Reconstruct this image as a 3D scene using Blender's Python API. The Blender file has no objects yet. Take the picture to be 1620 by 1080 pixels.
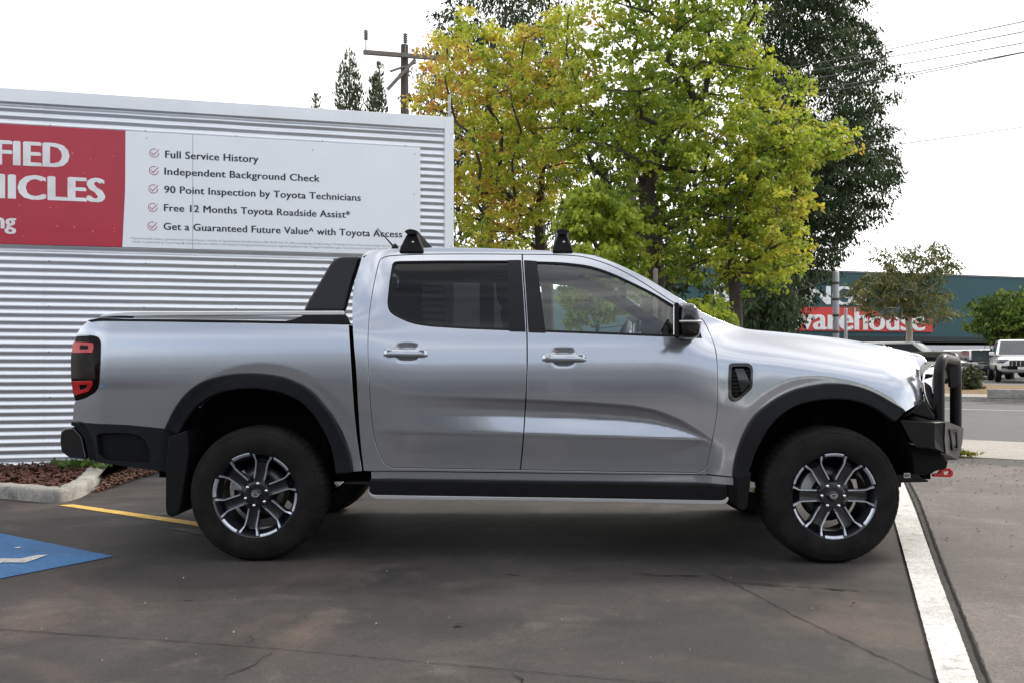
import bpy, bmesh, math, random
import numpy as np
from mathutils import Vector, Matrix, geometry
random.seed(7); RNG = np.random.default_rng(11)
R = math.radians
sc = bpy.context.scene
C = sc.collection

# ------------------------------------------------------------------ camera, sky, sun, exposure
CAMH, FPX, CX, HY = 1.143, 1450.0, 810.0, 568.0      # eye height, focal length and horizon of the photograph
cam = bpy.data.cameras.new('camera'); co = bpy.data.objects.new('camera', cam); C.objects.link(co)
co.location = (0, 0, CAMH); co.rotation_euler = (R(90), 0, 0)
cam.sensor_width = 36; cam.lens = 36 * FPX / 1620; cam.shift_y = (HY - 540) / 1620
cam.clip_start = .05; cam.clip_end = 3000
sc.camera = co
SUN_EL, SUN_AZ = 42, 62                              # degrees; azimuth measured clockwise from +Y
w = bpy.data.worlds.new('World'); sc.world = w; w.use_nodes = True
nt = w.node_tree; nt.nodes.clear(); N = nt.nodes.new; L = nt.links.new
out = N('ShaderNodeOutputWorld'); bg = N('ShaderNodeBackground'); L(bg.outputs[0], out.inputs[0]); bg.inputs[1].default_value = .15
sky = N('ShaderNodeTexSky'); sky.sky_type = 'NISHITA'; sky.sun_disc = False
sky.sun_elevation = R(SUN_EL); sky.sun_rotation = R(SUN_AZ); sky.air_density = 1.0; sky.dust_density = 2.0
tc = N('ShaderNodeTexCoord'); mp = N('ShaderNodeMapping'); mp.inputs['Scale'].default_value = (1.2, 1.2, 4.5); L(tc.outputs['Generated'], mp.inputs[0])
nz = N('ShaderNodeTexNoise'); nz.inputs['Scale'].default_value = 1.6; nz.inputs['Detail'].default_value = 6; nz.inputs['Roughness'].default_value = .55; L(mp.outputs[0], nz.inputs[0])
cr = N('ShaderNodeValToRGB'); L(nz.outputs[0], cr.inputs[0])                        # cloud brightness: grey bellies to bright gaps
cr.color_ramp.elements[0].position = .30; cr.color_ramp.elements[0].color = (.295, .290, .283, 1)
cr.color_ramp.elements[1].position = .70; cr.color_ramp.elements[1].color = (1, .985, .955, 1)
sc_ = N('ShaderNodeVectorMath'); sc_.operation = 'SCALE'; sc_.inputs['Scale'].default_value = 12.5; L(cr.outputs[0], sc_.inputs[0])
mx = N('ShaderNodeMix'); mx.data_type = 'RGBA'; 
sx = N('ShaderNodeSeparateXYZ'); L(tc.outputs['Generated'], sx.inputs[0])            # thick cloud ahead, broken cloud with pale blue gaps behind
cv = N('ShaderNodeMath'); cv.operation = 'MULTIPLY_ADD'; cv.inputs[1].default_value = .55; L(sx.outputs['Y'], cv.inputs[0])
n2 = N('ShaderNodeTexNoise'); n2.inputs['Scale'].default_value = 2.3; n2.inputs['Detail'].default_value = 7; n2.inputs['Roughness'].default_value = .6; L(mp.outputs[0], n2.inputs[0])
m2 = N('ShaderNodeMath'); m2.operation = 'MULTIPLY'; m2.inputs[1].default_value = 2.2; L(n2.outputs[0], m2.inputs[0]); L(m2.outputs[0], cv.inputs[2])
mr_ = N('ShaderNodeMapRange'); mr_.interpolation_type = 'SMOOTHSTEP'; mr_.inputs[1].default_value = .55; mr_.inputs[2].default_value = 1.15; mr_.inputs[3].default_value = .30; mr_.inputs[4].default_value = .93
L(cv.outputs[0], mr_.inputs[0]); L(mr_.outputs[0], mx.inputs[0])
L(sky.outputs[0], mx.inputs[6]); L(sc_.outputs[0], mx.inputs[7]); L(mx.outputs[2], bg.inputs[0])
sl = bpy.data.lights.new('sun', 'SUN'); sl.energy = 2.0; sl.angle = R(11); sl.color = (1, .92, .80)
so = bpy.data.objects.new('sun', sl); C.objects.link(so)
_d = Vector((math.sin(R(SUN_AZ)) * math.cos(R(SUN_EL)), math.cos(R(SUN_AZ)) * math.cos(R(SUN_EL)), math.sin(R(SUN_EL))))
so.rotation_euler = _d.to_track_quat('Z', 'Y').to_euler(); so.location = (0, 0, 30)
vs = sc.view_settings; vs.view_transform = 'Standard'; vs.look = 'None'; vs.exposure = 0.74; vs.gamma = 1

# ------------------------------------------------------------------ helpers
def at(px, py, Y):
    return Vector(((px - CX) / FPX * Y, Y, CAMH + (HY - py) / FPX * Y))
def gp(px, py, z=0.0):
    Y = (CAMH - z) * FPX / (py - HY)
    return Vector(((px - CX) / FPX * Y, Y, z))
def tag(o, label=None, cat=None, group=None, kind=None):
    if label: o['label'] = label
    if cat: o['category'] = cat
    if group: o['group'] = group
    if kind: o['kind'] = kind
    return o
def empty(name, loc=(0, 0, 0), rz=0.0):
    o = bpy.data.objects.new(name, None); C.objects.link(o); o.location = loc; o.rotation_euler = (0, 0, rz); o.empty_display_size = .2
    return o
def copy_tree(o, parent=None):
    c = o.copy(); C.objects.link(c); c.parent = parent
    for ch in list(o.children): copy_tree(ch, c)
    return c

class MB:
    "collects shapes and links them as one mesh object"
    def __init__(s): s.v = []; s.f = []; s.sm = []
    def add(s, V, F, smooth=False):
        b = len(s.v); s.v += [tuple(p) for p in V]
        s.f += [tuple(i + b for i in f) for f in F]; s.sm += [smooth] * len(F); return s
    def box(s, c, d, rot=None):
        V = [Vector((x * d[0] / 2, y * d[1] / 2, z * d[2] / 2)) for x in (-1, 1) for y in (-1, 1) for z in (-1, 1)]
        if rot is not None: V = [rot @ p for p in V]
        V = [p + Vector(c) for p in V]
        return s.add(V, [(0, 1, 3, 2), (4, 6, 7, 5), (0, 4, 5, 1), (2, 3, 7, 6), (0, 2, 6, 4), (1, 5, 7, 3)])
    def bar(s, a, b, wd, ht, up=(0, 0, 1)):
        a, b = Vector(a), Vector(b); d = (b - a); l = d.length; d.normalize(); u = Vector(up)
        sd = d.cross(u); sd.normalize(); u = sd.cross(d)
        rot = Matrix((d, sd, u)).transposed()
        return s.box((a + b) / 2, (l, wd, ht), rot)
    def tube(s, pts, r, seg=10, caps=True):
        pts = [Vector(p) for p in pts]; n = len(pts)
        rr = r if hasattr(r, '__len__') else [r] * n
        V = []; F = []; ref = None
        for i, p in enumerate(pts):
            d = (pts[min(i + 1, n - 1)] - pts[max(i - 1, 0)]); d.normalize()
            if ref is None: ref = d.orthogonal().normalized()
            ref = (ref - d * ref.dot(d)); ref.normalize(); q = d.cross(ref)
            for k in range(seg):
                a = 2 * math.pi * k / seg; V.append(p + (ref * math.cos(a) + q * math.sin(a)) * rr[i])
        for i in range(n - 1):
            for k in range(seg):
                k2 = (k + 1) % seg; F.append((i * seg + k, i * seg + k2, (i + 1) * seg + k2, (i + 1) * seg + k))
        s.add(V, F, True)
        if caps: s.add(V[:seg], [tuple(range(seg))[::-1]]); s.add(V[-seg:], [tuple(range(seg))])
        return s
    def lathe(s, prof, seg=48, axis='z', c=(0, 0, 0), closed=False, smooth=True):
        V = []; F = []; n = len(prof); cx, cy, cz = c
        for k in range(seg):
            a = 2 * math.pi * k / seg; ca, sa = math.cos(a), math.sin(a)
            for (r, h) in prof:
                if axis == 'z': V.append((cx + r * ca, cy + r * sa, cz + h))
                else: V.append((cx + r * ca, cy + h, cz + r * sa))
        for k in range(seg):
            k2 = (k + 1) % seg
            for j in range(n if closed else n - 1):
                j2 = (j + 1) % n
                F.append((k * n + j, k2 * n + j, k2 * n + j2, k * n + j2))
        return s.add(V, F, smooth)
    def prism(s, poly, mapf, h0, h1):
        "polygon extruded between h0 and h1; mapf(u, v, h) gives the point"
        n = len(poly)
        V = [mapf(u, v, h0) for u, v in poly] + [mapf(u, v, h1) for u, v in poly]
        F = [tuple(range(n))[::-1], tuple(range(n, 2 * n))] + [(i, (i + 1) % n, n + (i + 1) % n, n + i) for i in range(n)]
        return s.add(V, F)
    def build(s, name, mat, parent=None, bevel=0, seg=2, fix=True):
        me = bpy.data.meshes.new(name); me.from_pydata(s.v, [], s.f); me.update()
        me.polygons.foreach_set('use_smooth', s.sm)
        if fix:
            bm = bmesh.new(); bm.from_mesh(me); bmesh.ops.recalc_face_normals(bm, faces=bm.faces); bm.to_mesh(me); bm.free()
        me.materials.append(mat)
        o = bpy.data.objects.new(name, me); C.objects.link(o); o.parent = parent
        if bevel:
            m = o.modifiers.new('bevel', 'BEVEL'); m.width = bevel; m.segments = seg; m.limit_method = 'ANGLE'; m.angle_limit = R(35); m.harden_normals = False
            me.polygons.foreach_set('use_smooth', [True] * len(me.polygons))
            wn = o.modifiers.new('wn', 'WEIGHTED_NORMAL'); wn.keep_sharp = False
        return o

def sm(pts, step=8):
    "smooth curve through the points (Catmull-Rom), as a list of points"
    P = [np.array(p, float) for p in pts]
    if len(P) < 3: return [tuple(p) for p in P]
    P = [2 * P[0] - P[1]] + P + [2 * P[-1] - P[-2]]; o = []
    for i in range(1, len(P) - 2):
        a, b, c, d = P[i - 1:i + 3]
        n = max(2, int(np.linalg.norm(c - b) / step))
        for k in range(n):
            t = k / n
            o.append(tuple(.5 * (2 * b + (c - a) * t + (2 * a - 5 * b + 4 * c - d) * t * t + (3 * b - a - 3 * c + d) * t ** 3)))
    o.append(tuple(P[-2])); return o

def mat(name, col, rough=.5, metal=0.0, coat=0.0, var=.12, scale=6.0, bump=0.0, bscale=60.0, spec=.5, rvar=.1, coat_rough=.03, stretch=None, col2=None, detail=5):
    m = bpy.data.materials.new(name); m.use_nodes = True; t = m.node_tree; b = t.nodes['Principled BSDF']; n = t.nodes.new; l = t.links.new
    tc = n('ShaderNodeTexCoord'); mp = n('ShaderNodeMapping'); l(tc.outputs['Object'], mp.inputs[0])
    if stretch: mp.inputs['Scale'].default_value = stretch
    nz = n('ShaderNodeTexNoise'); nz.inputs['Scale'].default_value = scale; nz.inputs['Detail'].default_value = detail; nz.inputs['Roughness'].default_value = .6; l(mp.outputs[0], nz.inputs[0])
    rp = n('ShaderNodeValToRGB'); l(nz.outputs[0], rp.inputs[0])
    c1 = [max(0, c * (1 - var)) for c in col]; c2 = [min(1, c * (1 + var)) for c in col] if col2 is None else col2
    rp.color_ramp.elements[0].position = .3; rp.color_ramp.elements[1].position = .7
    rp.color_ramp.elements[0].color = (*c1, 1); rp.color_ramp.elements[1].color = (*c2, 1)
    l(rp.outputs[0], b.inputs['Base Color'])
    mr = n('ShaderNodeMapRange'); l(nz.outputs[0], mr.inputs[0]); mr.inputs[3].default_value = max(.0, rough - rvar * rough); mr.inputs[4].default_value = min(1, rough + rvar * rough); l(mr.outputs[0], b.inputs['Roughness'])
    b.inputs['Metallic'].default_value = metal; b.inputs['Coat Weight'].default_value = coat; b.inputs['Coat Roughness'].default_value = coat_rough
    b.inputs['Specular IOR Level'].default_value = spec
    if bump:
        n2 = n('ShaderNodeTexNoise'); n2.inputs['Scale'].default_value = bscale; n2.inputs['Detail'].default_value = 4; l(mp.outputs[0], n2.inputs[0])
        bp = n('ShaderNodeBump'); bp.inputs['Strength'].default_value = bump; bp.inputs['Distance'].default_value = .01; l(n2.outputs[0], bp.inputs['Height']); l(bp.outputs[0], b.inputs['Normal'])
    return m
def glass(name, tint, refl=1.0, ior=1.5):
    m = bpy.data.materials.new(name); m.use_nodes = True; t = m.node_tree; t.nodes.clear(); n = t.nodes.new; l = t.links.new
    o = n('ShaderNodeOutputMaterial'); mx = n('ShaderNodeMixShader'); tr = n('ShaderNodeBsdfTransparent'); gl = n('ShaderNodeBsdfGlossy'); fr = n('ShaderNodeFresnel')
    nz = n('ShaderNodeTexNoise'); nz.inputs['Scale'].default_value = 3; rp = n('ShaderNodeValToRGB'); l(nz.outputs[0], rp.inputs[0])
    rp.color_ramp.elements[0].color = (*[c * .96 for c in tint], 1); rp.color_ramp.elements[1].color = (*tint, 1); l(rp.outputs[0], tr.inputs[0])
    ge = n('ShaderNodeNewGeometry'); io = n('ShaderNodeMapRange'); io.inputs[3].default_value = ior; io.inputs[4].default_value = 1 / ior; l(ge.outputs['Backfacing'], io.inputs[0]); l(io.outputs[0], fr.inputs[0]); gl.inputs['Roughness'].default_value = .01; gl.inputs['Color'].default_value = (refl, refl, refl, 1)
    l(fr.outputs[0], mx.inputs[0]); l(tr.outputs[0], mx.inputs[1]); l(gl.outputs[0], mx.inputs[2]); l(mx.outputs[0], o.inputs[0]); return m
def leafmat(name, trans=.35, rough=.5, spec=.3):
    m = bpy.data.materials.new(name); m.use_nodes = True; t = m.node_tree; b = t.nodes['Principled BSDF']; n = t.nodes.new; l = t.links.new
    at_ = n('ShaderNodeAttribute'); at_.attribute_name = 'leaf_colour'
    nz = n('ShaderNodeTexNoise'); nz.inputs['Scale'].default_value = 9; tc = n('ShaderNodeTexCoord'); l(tc.outputs['Object'], nz.inputs[0])
    hs = n('ShaderNodeHueSaturation'); mr = n('ShaderNodeMapRange'); l(nz.outputs[0], mr.inputs[0]); mr.inputs[3].default_value = .8; mr.inputs[4].default_value = 1.2
    l(mr.outputs[0], hs.inputs['Value']); l(at_.outputs['Color'], hs.inputs['Color']); l(hs.outputs[0], b.inputs['Base Color'])
    b.inputs['Roughness'].default_value = rough; b.inputs['Specular IOR Level'].default_value = spec
    tl = n('ShaderNodeBsdfTranslucent'); l(hs.outputs[0], tl.inputs[0]); mx = n('ShaderNodeMixShader'); mx.inputs[0].default_value = trans
    l(b.outputs[0], mx.inputs[1]); l(tl.outputs[0], mx.inputs[2]); l(mx.outputs[0], t.nodes['Material Output'].inputs[0]); return m

M = dict(
    paint=mat('silver_paint', (.45, .47, .515), .18, .78, 1.0, var=.05, scale=1500, rvar=.03),
    black=mat('black_plastic', (.006, .006, .007), .55, 0, 0, var=.25, scale=30, bump=.15, bscale=400, spec=.16),
    flare=mat('grey_black_plastic', (.0095, .0100, .0125), .5, var=.2, scale=14, bump=.1, bscale=500, spec=.2),
    gloss=mat('gloss_black', (.008, .008, .009), .12, 0, .5, var=.1),
    litsteel=mat('sky_lit_black_steel', (.050, .050, .053), .5, 0, .0, var=.2, scale=25, bump=.1, bscale=400, spec=.4),  # the bumper's black made paler, as if lit by the sky
    steelblack=mat('powder_coated_steel', (.0065, .0065, .007), .36, 0, .0, var=.2, scale=25, bump=.08, bscale=500, spec=.25),
    sail=mat('charcoal_sports_bar', (.010, .0105, .0145), .42, .0, .0, var=.08, scale=12, spec=.3),
    satin=mat('satin_silver', (.52, .53, .54), .32, .5, 0, var=.03),
    chrome=mat('chrome', (.8, .8, .82), .08, 1.0, 0, var=.03),
    rubber=mat('tyre_rubber', (.0135, .0128, .0122), .85, var=.45, scale=7, bump=.25, bscale=160, spec=.12),
    rim=mat('dark_alloy', (.013, .014, .018), .30, .4, .4, var=.08),
    rimedge=mat('machined_alloy', (.50, .53, .60), .28, .65, .3, var=.05, scale=40),
    disc=mat('brake_steel', (.14, .135, .13), .4, .9, 0, var=.2, scale=20),
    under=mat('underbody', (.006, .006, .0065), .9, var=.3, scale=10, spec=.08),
    liner=mat('arch_liner_felt', (.005, .005, .0055), .95, var=.3, scale=40, spec=.05),
    trim=mat('interior_trim', (.030, .031, .034), .7, var=.15, scale=25),
    trimlight=mat('interior_headliner', (.16, .165, .17), .85, var=.08, scale=30),
    seat=mat('seat_leather', (.03, .03, .032), .5, var=.15, scale=18, bump=.2, bscale=200),
    glass=glass('clear_green_glass', (.86, .94, .92), ior=1.75), tint=glass('privacy_glass', (.10, .11, .118), ior=1.38),
    lens=mat('smoked_lens', (.007, .002, .002), .05, 0, 0, var=.1, spec=.12),
    red=mat('red_lens', (.48, .008, .012), .15, 0, .2, var=.15, scale=60), lamp=mat('headlight_lens', (.10, .11, .125), .10, .2, .6, var=.6, scale=30),
    hook=mat('red_painted_steel', (.55, .02, .025), .35, 0, .4, var=.12, scale=30),
    white=mat('white_paint', (.78, .78, .77), .5, var=.05, scale=5),
    rail=mat('silver_rail', (.72, .73, .74), .35, .25, .3, var=.03),
    sticker=mat('white_sticker', (.6, .6, .6), .5),
)
# ------------------------------------------------------------------ the pickup truck
TA = R(-1.127); RX, RY = .1914, 6.0968; HW = .95                 # heading, base centre, half width at the tyres
cA, sA = math.cos(TA), math.sin(TA)
def tl(px, py, yl):
    "point of the truck's own frame seen at a place of the photograph, yl = sideways distance from its centre line"
    k = (px - CX) / FPX
    x = (k * (RY + yl * cA) - RX + yl * sA) / (cA - k * sA)
    Y = RY + x * sA + yl * cA
    return Vector((x, yl, CAMH + (HY - py) / FPX * Y))
NS = 281.87
def nom(x, z): return 861.5 + NS * x, HY + (CAMH - z) * NS
# --- body side: inset from the widest plane as a smooth field over the side elevation
PX0, PX1, PY0, PY1 = 80, 1500, 360, 840
gx = np.arange(PX0, PX1 + 1.0); gy = np.arange(PY0, PY1 + 1.0)
def blur(a, s, ax):
    r = int(3 * s); k = np.exp(-.5 * (np.arange(-r, r + 1) / s) ** 2); k /= k.sum()
    p = [(0, 0), (0, 0)]; p[ax] = (r, r); ap = np.pad(a, p, mode='reflect', reflect_type='odd')
    return np.apply_along_axis(lambda v: np.convolve(v, k, 'valid'), ax, ap)
bed = [(500, .085), (520, .06), (545, .045), (575, .034), (604, .027), (640, .036), (676, .05), (745, .065)]
cab = [(385, .285), (400, .245), (430, .19), (470, .135), (510, .088), (522, .075), (545, .053), (575, .036), (608, .026), (640, .027), (690, .036), (745, .068)]
fen = [(505, .30), (515, .27), (525, .225), (540, .15), (556, .088), (572, .060), (600, .043), (640, .032), (690, .035), (750, .05)]
fe2 = [(p + 42, s) for p, s in fen[:6]] + [(630, .043), (660, .032), (700, .035), (750, .05)]
def fshift(px):
    k = 44 * max(0, (px - 1190) / 276) ** 1.2
    return [(p + k, s) for p, s in fen[:6]] + [(max(628, 600 + k), .043), (662, .033), (700, .035), (750, .05)]
st = [(80, bed), (556, bed), (575, [(385, .285), (400, .245), (430, .19), (470, .135), (510, .088)] + bed[1:]), (640, cab), (1085, cab), (1190, fen)] + [(p, fshift(p)) for p in range(1210, 1501, 20)]
cols = np.array([np.interp(gy, [a for a, b in s], [b for a, b in s]) for _, s in st])     # stations x py
SG = np.array([np.interp(gx, [a for a, _ in st], cols[:, j]) for j in range(len(gy))])     # py x px
SG = blur(blur(SG, 9, 0), 22, 1)
# the sculpted scoop below the crease on the two doors
cx_ = [560, 655, 830, 930, 1000, 1040, 1080, 1110, 1140]; cy_ = [623, 625, 631, 635.5, 641, 648, 664, 683, 704]
lx_ = [560, 600, 830, 1120, 1200]; ly_ = [682, 682, 688, 697, 699]
dx_ = [595, 640, 720, 800, 900, 1000, 1060, 1100, 1132]; dd_ = [0, .004, .016, .028, .034, .034, .025, .012, 0]
GX, GY = np.meshgrid(gx, gy)
c = np.interp(gx, cx_, cy_)[None, :]; l = np.interp(gx, lx_, ly_)[None, :]; d = np.interp(gx, dx_, dd_)[None, :]
t = (GY - c) / np.maximum(l - c, 8)
sc1 = np.where(t < 0, 0, np.interp(t, [0, .10, .32, .5, .95, 1.0, 1.15, 2.2], [0, .45, 1.0, .93, .12, .08, .05, 0])) * d
lower = np.interp(t, [.93, 1.0, 1.08, 1.6], [0, .0, .005, .012]) * np.clip((gx - 590) / 30, 0, 1)[None, :] * np.clip((1130 - gx) / 20, 0, 1)[None, :]
SG += blur(blur(sc1, .9, 0), 3, 1) + blur(blur(lower, 1.5, 0), 4, 1)
# crease on the rear quarter, tail and nose rounding
SG += blur(.010 * np.clip((GY - 606) / 8, 0, 1) * np.clip((700 - GY) / 90, 0, 1) * np.clip((300 - GX) / 110, 0, 1), 3, 0)
SG += .036 * np.clip((160 - GX) / 50, 0, 2) ** 2
SG += .075 * np.clip((GX - 1405) / 61, 0, 1.6) ** 2.6
for (ax, ay, ar) in ((411, 742, 151), (1309, 757, 150)):         # raised lips round the wheel arches
    r = np.hypot(GX - ax, GY - ay); q = np.clip(1 - (r - ar) / 17, 0, 1); q = q * q * (3 - 2 * q)
    q *= np.clip((770 - GY) / 40, 0, 1)
    SG = SG + blur(blur(q * .007, 1.5, 0), 1.5, 1)
for (hx, hy) in ((645, 557), (895, 565)):                          # finger cups behind the handles
    q = .62 * np.clip(1.25 - ((GX - hx) / 17) ** 4 - ((GY - hy) / 13.5) ** 4, 0, 1)
    SG += blur(blur(.020 * q, 1.2, 0), 1.2, 1)
q = np.clip(1 - np.maximum(np.abs(GX - 1172) - 22, 0) / 8 - np.maximum(np.abs(GY - 604) - 30, 0) / 8, 0, 1)
SG += blur(blur(.0008 * q, 2.5, 0), 2.5, 1)
def Sf(x, z):
    px, py = nom(np.asarray(x, float), np.asarray(z, float))
    u = np.clip(px - PX0, 0, len(gx) - 1.001); v = np.clip(py - PY0, 0, len(gy) - 1.001)
    i = u.astype(int); j = v.astype(int); fu = u - i; fv = v - j
    return (SG[j, i] * (1 - fu) + SG[j, i + 1] * fu) * (1 - fv) + (SG[j + 1, i] * (1 - fu) + SG[j + 1, i + 1] * fu) * fv
def tp(px, py, off=0.0):
    s = .05
    for _ in range(7):
        p = tl(px, py, -HW + s + off); s = .5 * s + .5 * float(Sf(p.x, p.z))
    return (p.x, p.z)
def P2(pts, off=0.0): return [tp(a, b, off) for a, b in pts]

def inpoly(X, Z, poly):
    r = np.zeros(X.shape, bool); n = len(poly)
    for i in range(n):
        x1, z1 = poly[i]; x2, z2 = poly[(i + 1) % n]
        if z1 == z2: continue
        cnd = ((z1 > Z) != (z2 > Z)) & (X < (x2 - x1) * (Z - z1) / (z2 - z1) + x1); r ^= cnd
    return r
def resample(poly, d):
    o = []
    for i in range(len(poly)):
        a = np.array(poly[i]); b = np.array(poly[(i + 1) % len(poly)]); L_ = np.linalg.norm(b - a)
        if L_ < 1e-4: continue
        n = max(1, int(round(L_ / d)))
        for k in range(n): o.append(tuple(a + (b - a) * k / n))
    q = [o[0]]
    for p in o[1:]:
        if math.dist(p, q[-1]) > d * .3: q.append(p)
    if math.dist(q[0], q[-1]) < d * .3: q.pop()
    return q
def panel(name, material, outer, holes=(), parent=None, side=-1, off=0.0, lip=.022, grid=.022, rnd=.002, S=Sf, dark=False, extra=()):
    "a thin pressed panel on the body side, with its rim turned in; outer and holes in (x, z) of the truck"
    loops = [resample(outer, grid * .6)] + [resample(h, grid * .6) for h in holes]
    xs = [p[0] for p in loops[0]]; zs = [p[1] for p in loops[0]]
    X, Z = np.meshgrid(np.arange(min(xs), max(xs), grid), np.arange(min(zs), max(zs), grid)); X = X.ravel(); Z = Z.ravel()
    X = X + 1e-5 * np.sin(np.arange(len(X)))
    ok = inpoly(X, Z, loops[0])
    for h in loops[1:]: ok &= ~inpoly(X, Z, h)
    X, Z = X[ok], Z[ok]
    if len(extra):                                                  # extra points keep a crease sharp
        ex = np.array(extra); ok = inpoly(ex[:, 0], ex[:, 1], loops[0])
        for h in loops[1:]: ok &= ~inpoly(ex[:, 0], ex[:, 1], h)
        ex = ex[ok]; d2 = np.array([((ex[:, 0] - a) ** 2 + (ex[:, 1] - b_) ** 2).min() for a, b_ in zip(X, Z)]) if len(ex) else np.ones(len(X)); k = d2 > (grid * .45) ** 2
        X = np.concatenate([X[k], ex[:, 0]]); Z = np.concatenate([Z[k], ex[:, 1]])
    B = np.array([p for lo in loops for p in lo])
    if len(X):
        d2 = ((X[:, None] - B[None, :, 0]) ** 2 + (Z[:, None] - B[None, :, 1]) ** 2).min(1); k = d2 > (grid * .42) ** 2; X, Z = X[k], Z[k]
    V2 = [Vector(p) for p in B] + [Vector((a, b)) for a, b in zip(X, Z)]
    E = []; b0 = 0
    for lo in loops:
        n = len(lo); E += [(b0 + i, b0 + (i + 1) % n) for i in range(n)]; b0 += n
    vo, eo, fo, ov, _, _ = geometry.delaunay_2d_cdt(V2, E, [], 0, 1e-6)
    vo = np.array([(p.x, p.y) for p in vo]); fo = np.array([f for f in fo if len(f) == 3])
    cen = vo[fo].mean(1); ok = inpoly(cen[:, 0], cen[:, 1], loops[0])
    for h in loops[1:]: ok &= ~inpoly(cen[:, 0], cen[:, 1], h)
    fo = fo[ok]
    def nrm(x, z):
        e = .0035; sx = (S(x + e, z) - S(x - e, z)) / (2 * e); sz = (S(x, z + e) - S(x, z - e)) / (2 * e)
        n = np.stack([sx, -np.ones_like(sx), sz], -1); return n / np.linalg.norm(n, axis=-1, keepdims=True)
    def lift(x, z, o): return np.stack([x, -HW + S(x, z) + off + o, z], -1)
    V = [lift(vo[:, 0], vo[:, 1], 0)]; NN = [nrm(vo[:, 0], vo[:, 1])]; F = [fo]; b0 = len(vo)
    for li, lo in enumerate(loops):
        p = np.array(lo); tn = np.roll(p, -1, 0) - np.roll(p, 1, 0); nn = np.stack([tn[:, 1], -tn[:, 0]], -1); nn /= np.maximum(np.linalg.norm(nn, axis=1, keepdims=True), 1e-9)
        area = .5 * np.sum(p[:, 0] * np.roll(p[:, 1], -1) - p[:, 1] * np.roll(p[:, 0], -1))
        if area < 0: nn = -nn
        if li: nn = -nn
        n0 = nrm(p[:, 0], p[:, 1]); n2 = np.stack([nn[:, 0], 0 * nn[:, 0], nn[:, 1]], -1)
        base = lift(p[:, 0], p[:, 1], 0)
        rings = [(base, n0), (base + n2 * rnd * .7 - n0 * rnd * .3, n0 + n2), (base + n2 * rnd - n0 * rnd, n2), (base + n2 * rnd + np.array([0, lip, 0]), n2)]
        n = len(p)
        for v, q in rings: V.append(v); NN.append(q / np.linalg.norm(q, axis=1, keepdims=True))
        for r_ in range(3):
            a = b0 + r_ * n + np.arange(n); a2 = b0 + r_ * n + (np.arange(n) + 1) % n
            F.append(np.stack([a, a2, a2 + n], -1)); F.append(np.stack([a, a2 + n, a + n], -1))
        b0 += 4 * n
    nF = [len(f) for f in F]; V = np.concatenate(V); NN = np.concatenate(NN); F = np.concatenate(F)
    if side > 0: V[:, 1] *= -1; NN[:, 1] *= -1
    fn = np.cross(V[F[:, 1]] - V[F[:, 0]], V[F[:, 2]] - V[F[:, 0]]); fl = (fn * NN[F].mean(1)).sum(1) < 0
    F[fl] = F[fl][:, ::-1]
    me = bpy.data.meshes.new(name); me.from_pydata(V.tolist(), [], F.tolist()); me.update()
    me.polygons.foreach_set('use_smooth', [True] * len(me.polygons)); me.normals_split_custom_set_from_vertices(NN.tolist())
    me.materials.append(material)
    if dark:                                                        # the folded-in flange is coloured black so shut lines read as shade
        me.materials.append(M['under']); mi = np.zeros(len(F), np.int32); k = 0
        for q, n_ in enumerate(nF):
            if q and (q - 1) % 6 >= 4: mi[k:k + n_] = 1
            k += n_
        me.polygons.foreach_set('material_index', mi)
    o = bpy.data.objects.new(name, me); C.objects.link(o); o.parent = parent
    return o

truck = empty('pickup_truck', (RX, RY, 0), TA)
tag(truck, 'silver double-cab pickup truck with black bull bar and roof racks parked side-on', 'pickup truck')
XR, XF = -1.6266, 1.6266                                          # axles

# outlines, read off the photograph and turned into the truck's own side elevation
arch_r = sm([(262, 677), (271, 658), (280, 642), (295, 623), (313, 609), (330, 601.5), (347, 597), (372, 593), (397, 592), (422, 593.5), (447, 598), (464, 604.5), (480, 613), (496, 626), (510, 643), (523, 660), (533, 678), (543, 700), (550, 720), (555, 745)])
arch_ri = sm([(280, 684), (286, 672), (294, 659), (304, 646), (316, 635), (331, 625), (348, 618.5), (372, 613.5), (397, 612), (422, 614), (447, 619.5), (465, 627), (480, 637), (496, 653), (509, 672), (519, 690), (526, 708), (530, 727), (533, 747)])
arch_f = sm([(1163, 753), (1166, 731), (1172, 710), (1179, 691), (1188, 673), (1198, 659), (1210, 647), (1226, 635), (1243, 625), (1262, 617), (1283, 612), (1305, 608.5), (1327, 608), (1344, 609.5), (1360, 613), (1377, 619), (1393, 627), (1408, 635.5), (1420, 642.5), (1431, 649)])
arch_fi = sm([(1180, 760), (1183, 745), (1188, 730), (1195, 711), (1203, 695), (1213, 678), (1224, 664), (1237, 652), (1251, 643), (1266, 636.5), (1283, 632), (1305, 629), (1327, 628.5), (1344, 629.5), (1360, 633), (1375, 638), (1390, 645.5), (1403, 654.5), (1416, 664)])
tail_o = sm([(121, 532), (135, 531.5), (147, 532), (155, 535), (158, 542)], 4) + sm([(158, 542), (157.5, 570), (156, 600)], 6) + sm([(156, 600), (154, 612), (148, 620)], 4) + [(134, 628), (119, 633)] + sm([(119, 633), (114, 612), (112, 585), (113, 558), (121, 532)], 5)[:-1]
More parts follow.
